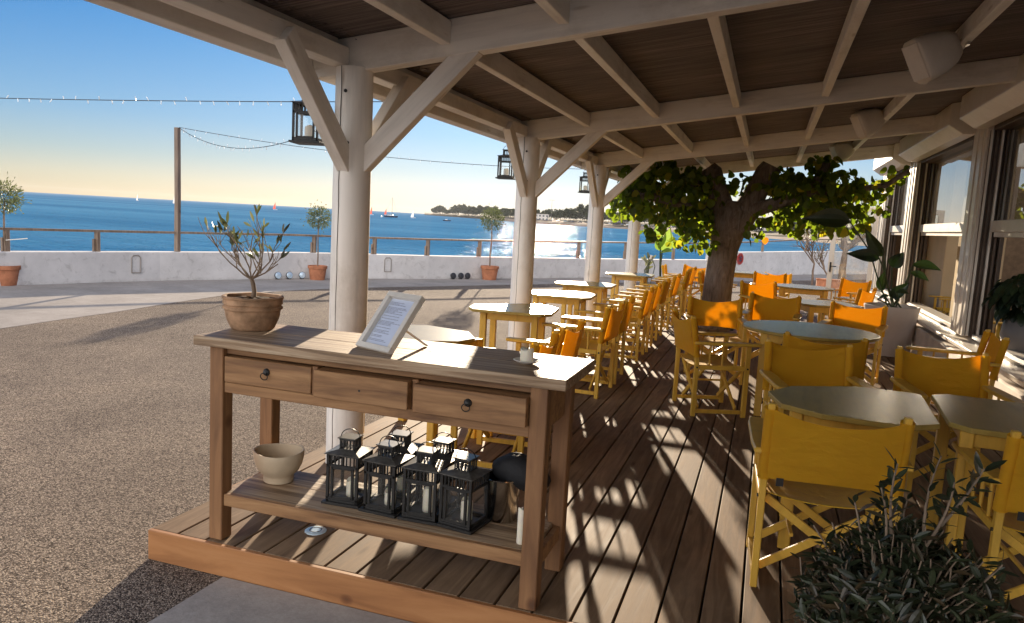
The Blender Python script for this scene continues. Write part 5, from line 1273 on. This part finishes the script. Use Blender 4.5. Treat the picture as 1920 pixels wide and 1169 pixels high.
# ------------------------------------------------------------------ olive tree and twiggy shrub behind the glass door
def twig_tree(name, label, cat, loc, H, spread, nl, leafm, trunk_r, seed, z0=0, split=.35, fill=1.0):
    r = random.Random(seed); t = thing(name, label, cat, loc); tr = MB(); lv = MB(); ends = []
    def br(p, d, L, rad, dep):
        pts = [p]
        for i in range(4):
            d = (d+Vector((r.gauss(0, .16), r.gauss(0, .16), r.gauss(.05, .1)))).normalized(); p = p+d*L/4; pts.append(p)
        tr.tube(pts, [rad*(1-.4*i/4) for i in range(5)], 6)
        if dep == 0: ends.append((pts, d)); return
        for k in range(r.choice((3, 4))): br(pts[r.choice((2, 3, 4))], (d+Vector((r.gauss(0, .5)*spread, r.gauss(0, .5)*spread, r.gauss(.15, .25)))).normalized(), L*r.uniform(.55, .75), rad*.6, dep-1)
    br(Vector((0, 0, z0)), Vector((0, 0, 1)), H*split, trunk_r, 3)
    for pts, d in ends:
        for k in range(nl):
            p = pts[r.randrange(1, 5)]; lv.leaf(p, d+Vector((r.gauss(0, .7), r.gauss(0, .7), r.gauss(0, .6))), sph(), r.uniform(.05, .085), .022, 'lance', .1)
    tr.build('trunk', M['olive_bark'], t, smooth=True)
    if nl: lv.build('crown', leafm, t, smooth='leaf')
    return t
twig_tree('olive_tree', 'silvery olive tree with a twisted trunk behind the glass door', 'tree', (2.45, 28.0, GZ), 3.0, 1.1, 16, M['olive_leaf'], .14, 21, 0, .42)
sh = twig_tree('potted_shrub', 'nearly bare twiggy shrub in a terracotta trough by the glass door', 'shrub', (1.95, 26.5, GZ), 1.9, .8, 2, M['olive_leaf'], .03, 5, .22, .42)
MB().box((0, 0, .14), (.7, .34, .28)).box((0, 0, .29), (.76, .40, .04)).build('trough', M['terracotta'], sh, bevel=.012)
tw2 = twig_tree('bare_tree', 'thin leafless sapling left of the terracotta trough', 'tree', (1.5, 27.0, GZ), 2.0, .7, 1, M['olive_leaf'], .04, 15, 0, .5)

# round no-parking sign on the wall
p, d = on_wall(1387); 
sg = thing('round_sign', 'round red ringed sign fixed to the wall beside the tree trunk', 'sign', (p[0]+d.y*.02, p[1]-d.x*.02, .50), math.atan2(d.y, d.x))
MB().lathe([(.225, 0), (.225, .012)], 36).build('plate', M['sign_white'], sg, (0, 0, 0), (R(90), 0, 0))
MB().lathe([(.165, .013), (.165, .018), (.222, .018), (.222, .013)], 36).build('ring', M['red'], sg, (0, 0, 0), (R(90), 0, 0))
MB().bar((-.12, -.022, .12), (.12, -.022, -.12), .006, .035, (0, 1, 0)).build('slash', M['red'], sg)
for zz in (.055, -.06): MB().prism([(-.09, -.025), (.09, -.025), (.09, .0), (.05, .005), (.03, .032), (-.03, .032), (-.055, .005), (-.09, 0)], .019, .024).build('pictogram', M['sign_blue'], sg, (.01, 0, zz), (R(90), 0, 0))

# ------------------------------------------------------------------ foreground olive bush
bu = thing('olive_bush', 'dense dark leaved olive bush in the lower right foreground', 'shrub', (.40, 2.08, GZ)); bub = Vector((.40, 2.08, GZ))
rb2 = random.Random(31); st = MB(); lv = MB()
def shoot(a, b, n, r=.004, lf_l=(.034, .062)):
    a, b = Vector(a)-bub, Vector(b)-bub; mid = (a+b)/2+Vector((rb2.gauss(0, .02), rb2.gauss(0, .02), .01)); pts = [a.lerp(mid, t)*(1-t)+mid.lerp(b, t)*t for t in (0, .2, .4, .6, .8, 1)]
    st.tube(pts, [r*(1-.12*i) for i in range(6)], 5)
    ax = (b-a).normalized()
    for k in range(n):
        t = .25+.75*(k+.5)/n; i = min(4, int(t*5)); p = pts[i].lerp(pts[i+1], t*5-i)
        ang = k*2.4+rb2.uniform(-.5, .5); u = ax.orthogonal().normalized(); v = ax.cross(u)
        d = ax*rb2.uniform(.3, 1.0)+(u*math.cos(ang)+v*math.sin(ang)); L = rb2.uniform(*lf_l)
        lv.leaf(p, d, ax+Vector((rb2.gauss(0, .3), rb2.gauss(0, .3), rb2.gauss(0, .3))), L, L*rb2.uniform(.22, .32), 'lance', rb2.uniform(-.05, .2))
C0 = Vector((.50, 2.12, .10))
for i in range(400):
    v = sph().normalized(); 
    if v.z < -.35: v.z = -v.z
    tip = Vector((.415+v.x*.255, 2.08+v.y*.27, .51+v.z*.285+rb2.uniform(-.03, .03))); 
    st_ = tip.lerp(Vector((.4, 2.08, .46)), rb2.uniform(.35, .55))
    shoot(st_, tip+Vector((0, 0, .02)), rb2.randrange(7, 12))
# tall shoots
for (px, py, n) in ((1683, 790+80, 20), (1765, 855, 18), (1845, 880, 20), (1600, 930, 14), (1560, 980, 12), (1525, 985, 12), (1652, 915, 14), (1790, 905, 14), (1705, 925, 14), (1630, 985, 12), (1880, 1060, 12), (1500, 1045, 12)):
    yy = 2.1+rb2.uniform(-.2, .15); tip = ony(px, py, yy); base_ = Vector((.4+(tip.x-.4)*.6, 2.08, tip.z-.22)); shoot(base_, tip, n, .005)
st.tube([(0, 0, .2), (.02, 0, .45), (0, .02, .7)], [.03, .025, .015], 8)
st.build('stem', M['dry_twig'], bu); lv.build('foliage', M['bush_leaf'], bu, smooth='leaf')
MB().lathe([(.17, 0), (.175, .01), (.21, .26), (.225, .265), (.225, .31), (.20, .31), (.19, .27), (.02, .26)], 28).build('pot', M['terracotta'], bu, smooth=True)

# ------------------------------------------------------------------ sea haze
hz = bpy.data.materials.new('sea_haze'); hz.use_nodes = True; hz.node_tree.nodes.clear()
vo_ = hz.node_tree.nodes.new('ShaderNodeOutputMaterial'); pv = hz.node_tree.nodes.new('ShaderNodeVolumePrincipled')
pv.inputs['Color'].default_value = (0.93, 0.95, 1.0, 1); pv.inputs['Density'].default_value = 0.00004; pv.inputs['Anisotropy'].default_value = 0.1
hz.node_tree.links.new(pv.outputs[0], vo_.inputs['Volume'])
tag(MB().add([(x, y, z_) for z_ in (GZ-7.5, 34) for x, y in ((-3600, -60), (900, -60), (900, 4200), (-3600, 4200))], [(3, 2, 1, 0), (4, 5, 6, 7), (0, 1, 5, 4), (1, 2, 6, 5), (2, 3, 7, 6), (3, 0, 4, 7)]).build('haze', hz), kind='stuff')

# object names that Blender must keep tidy
bpy.data.objects.remove(fm)
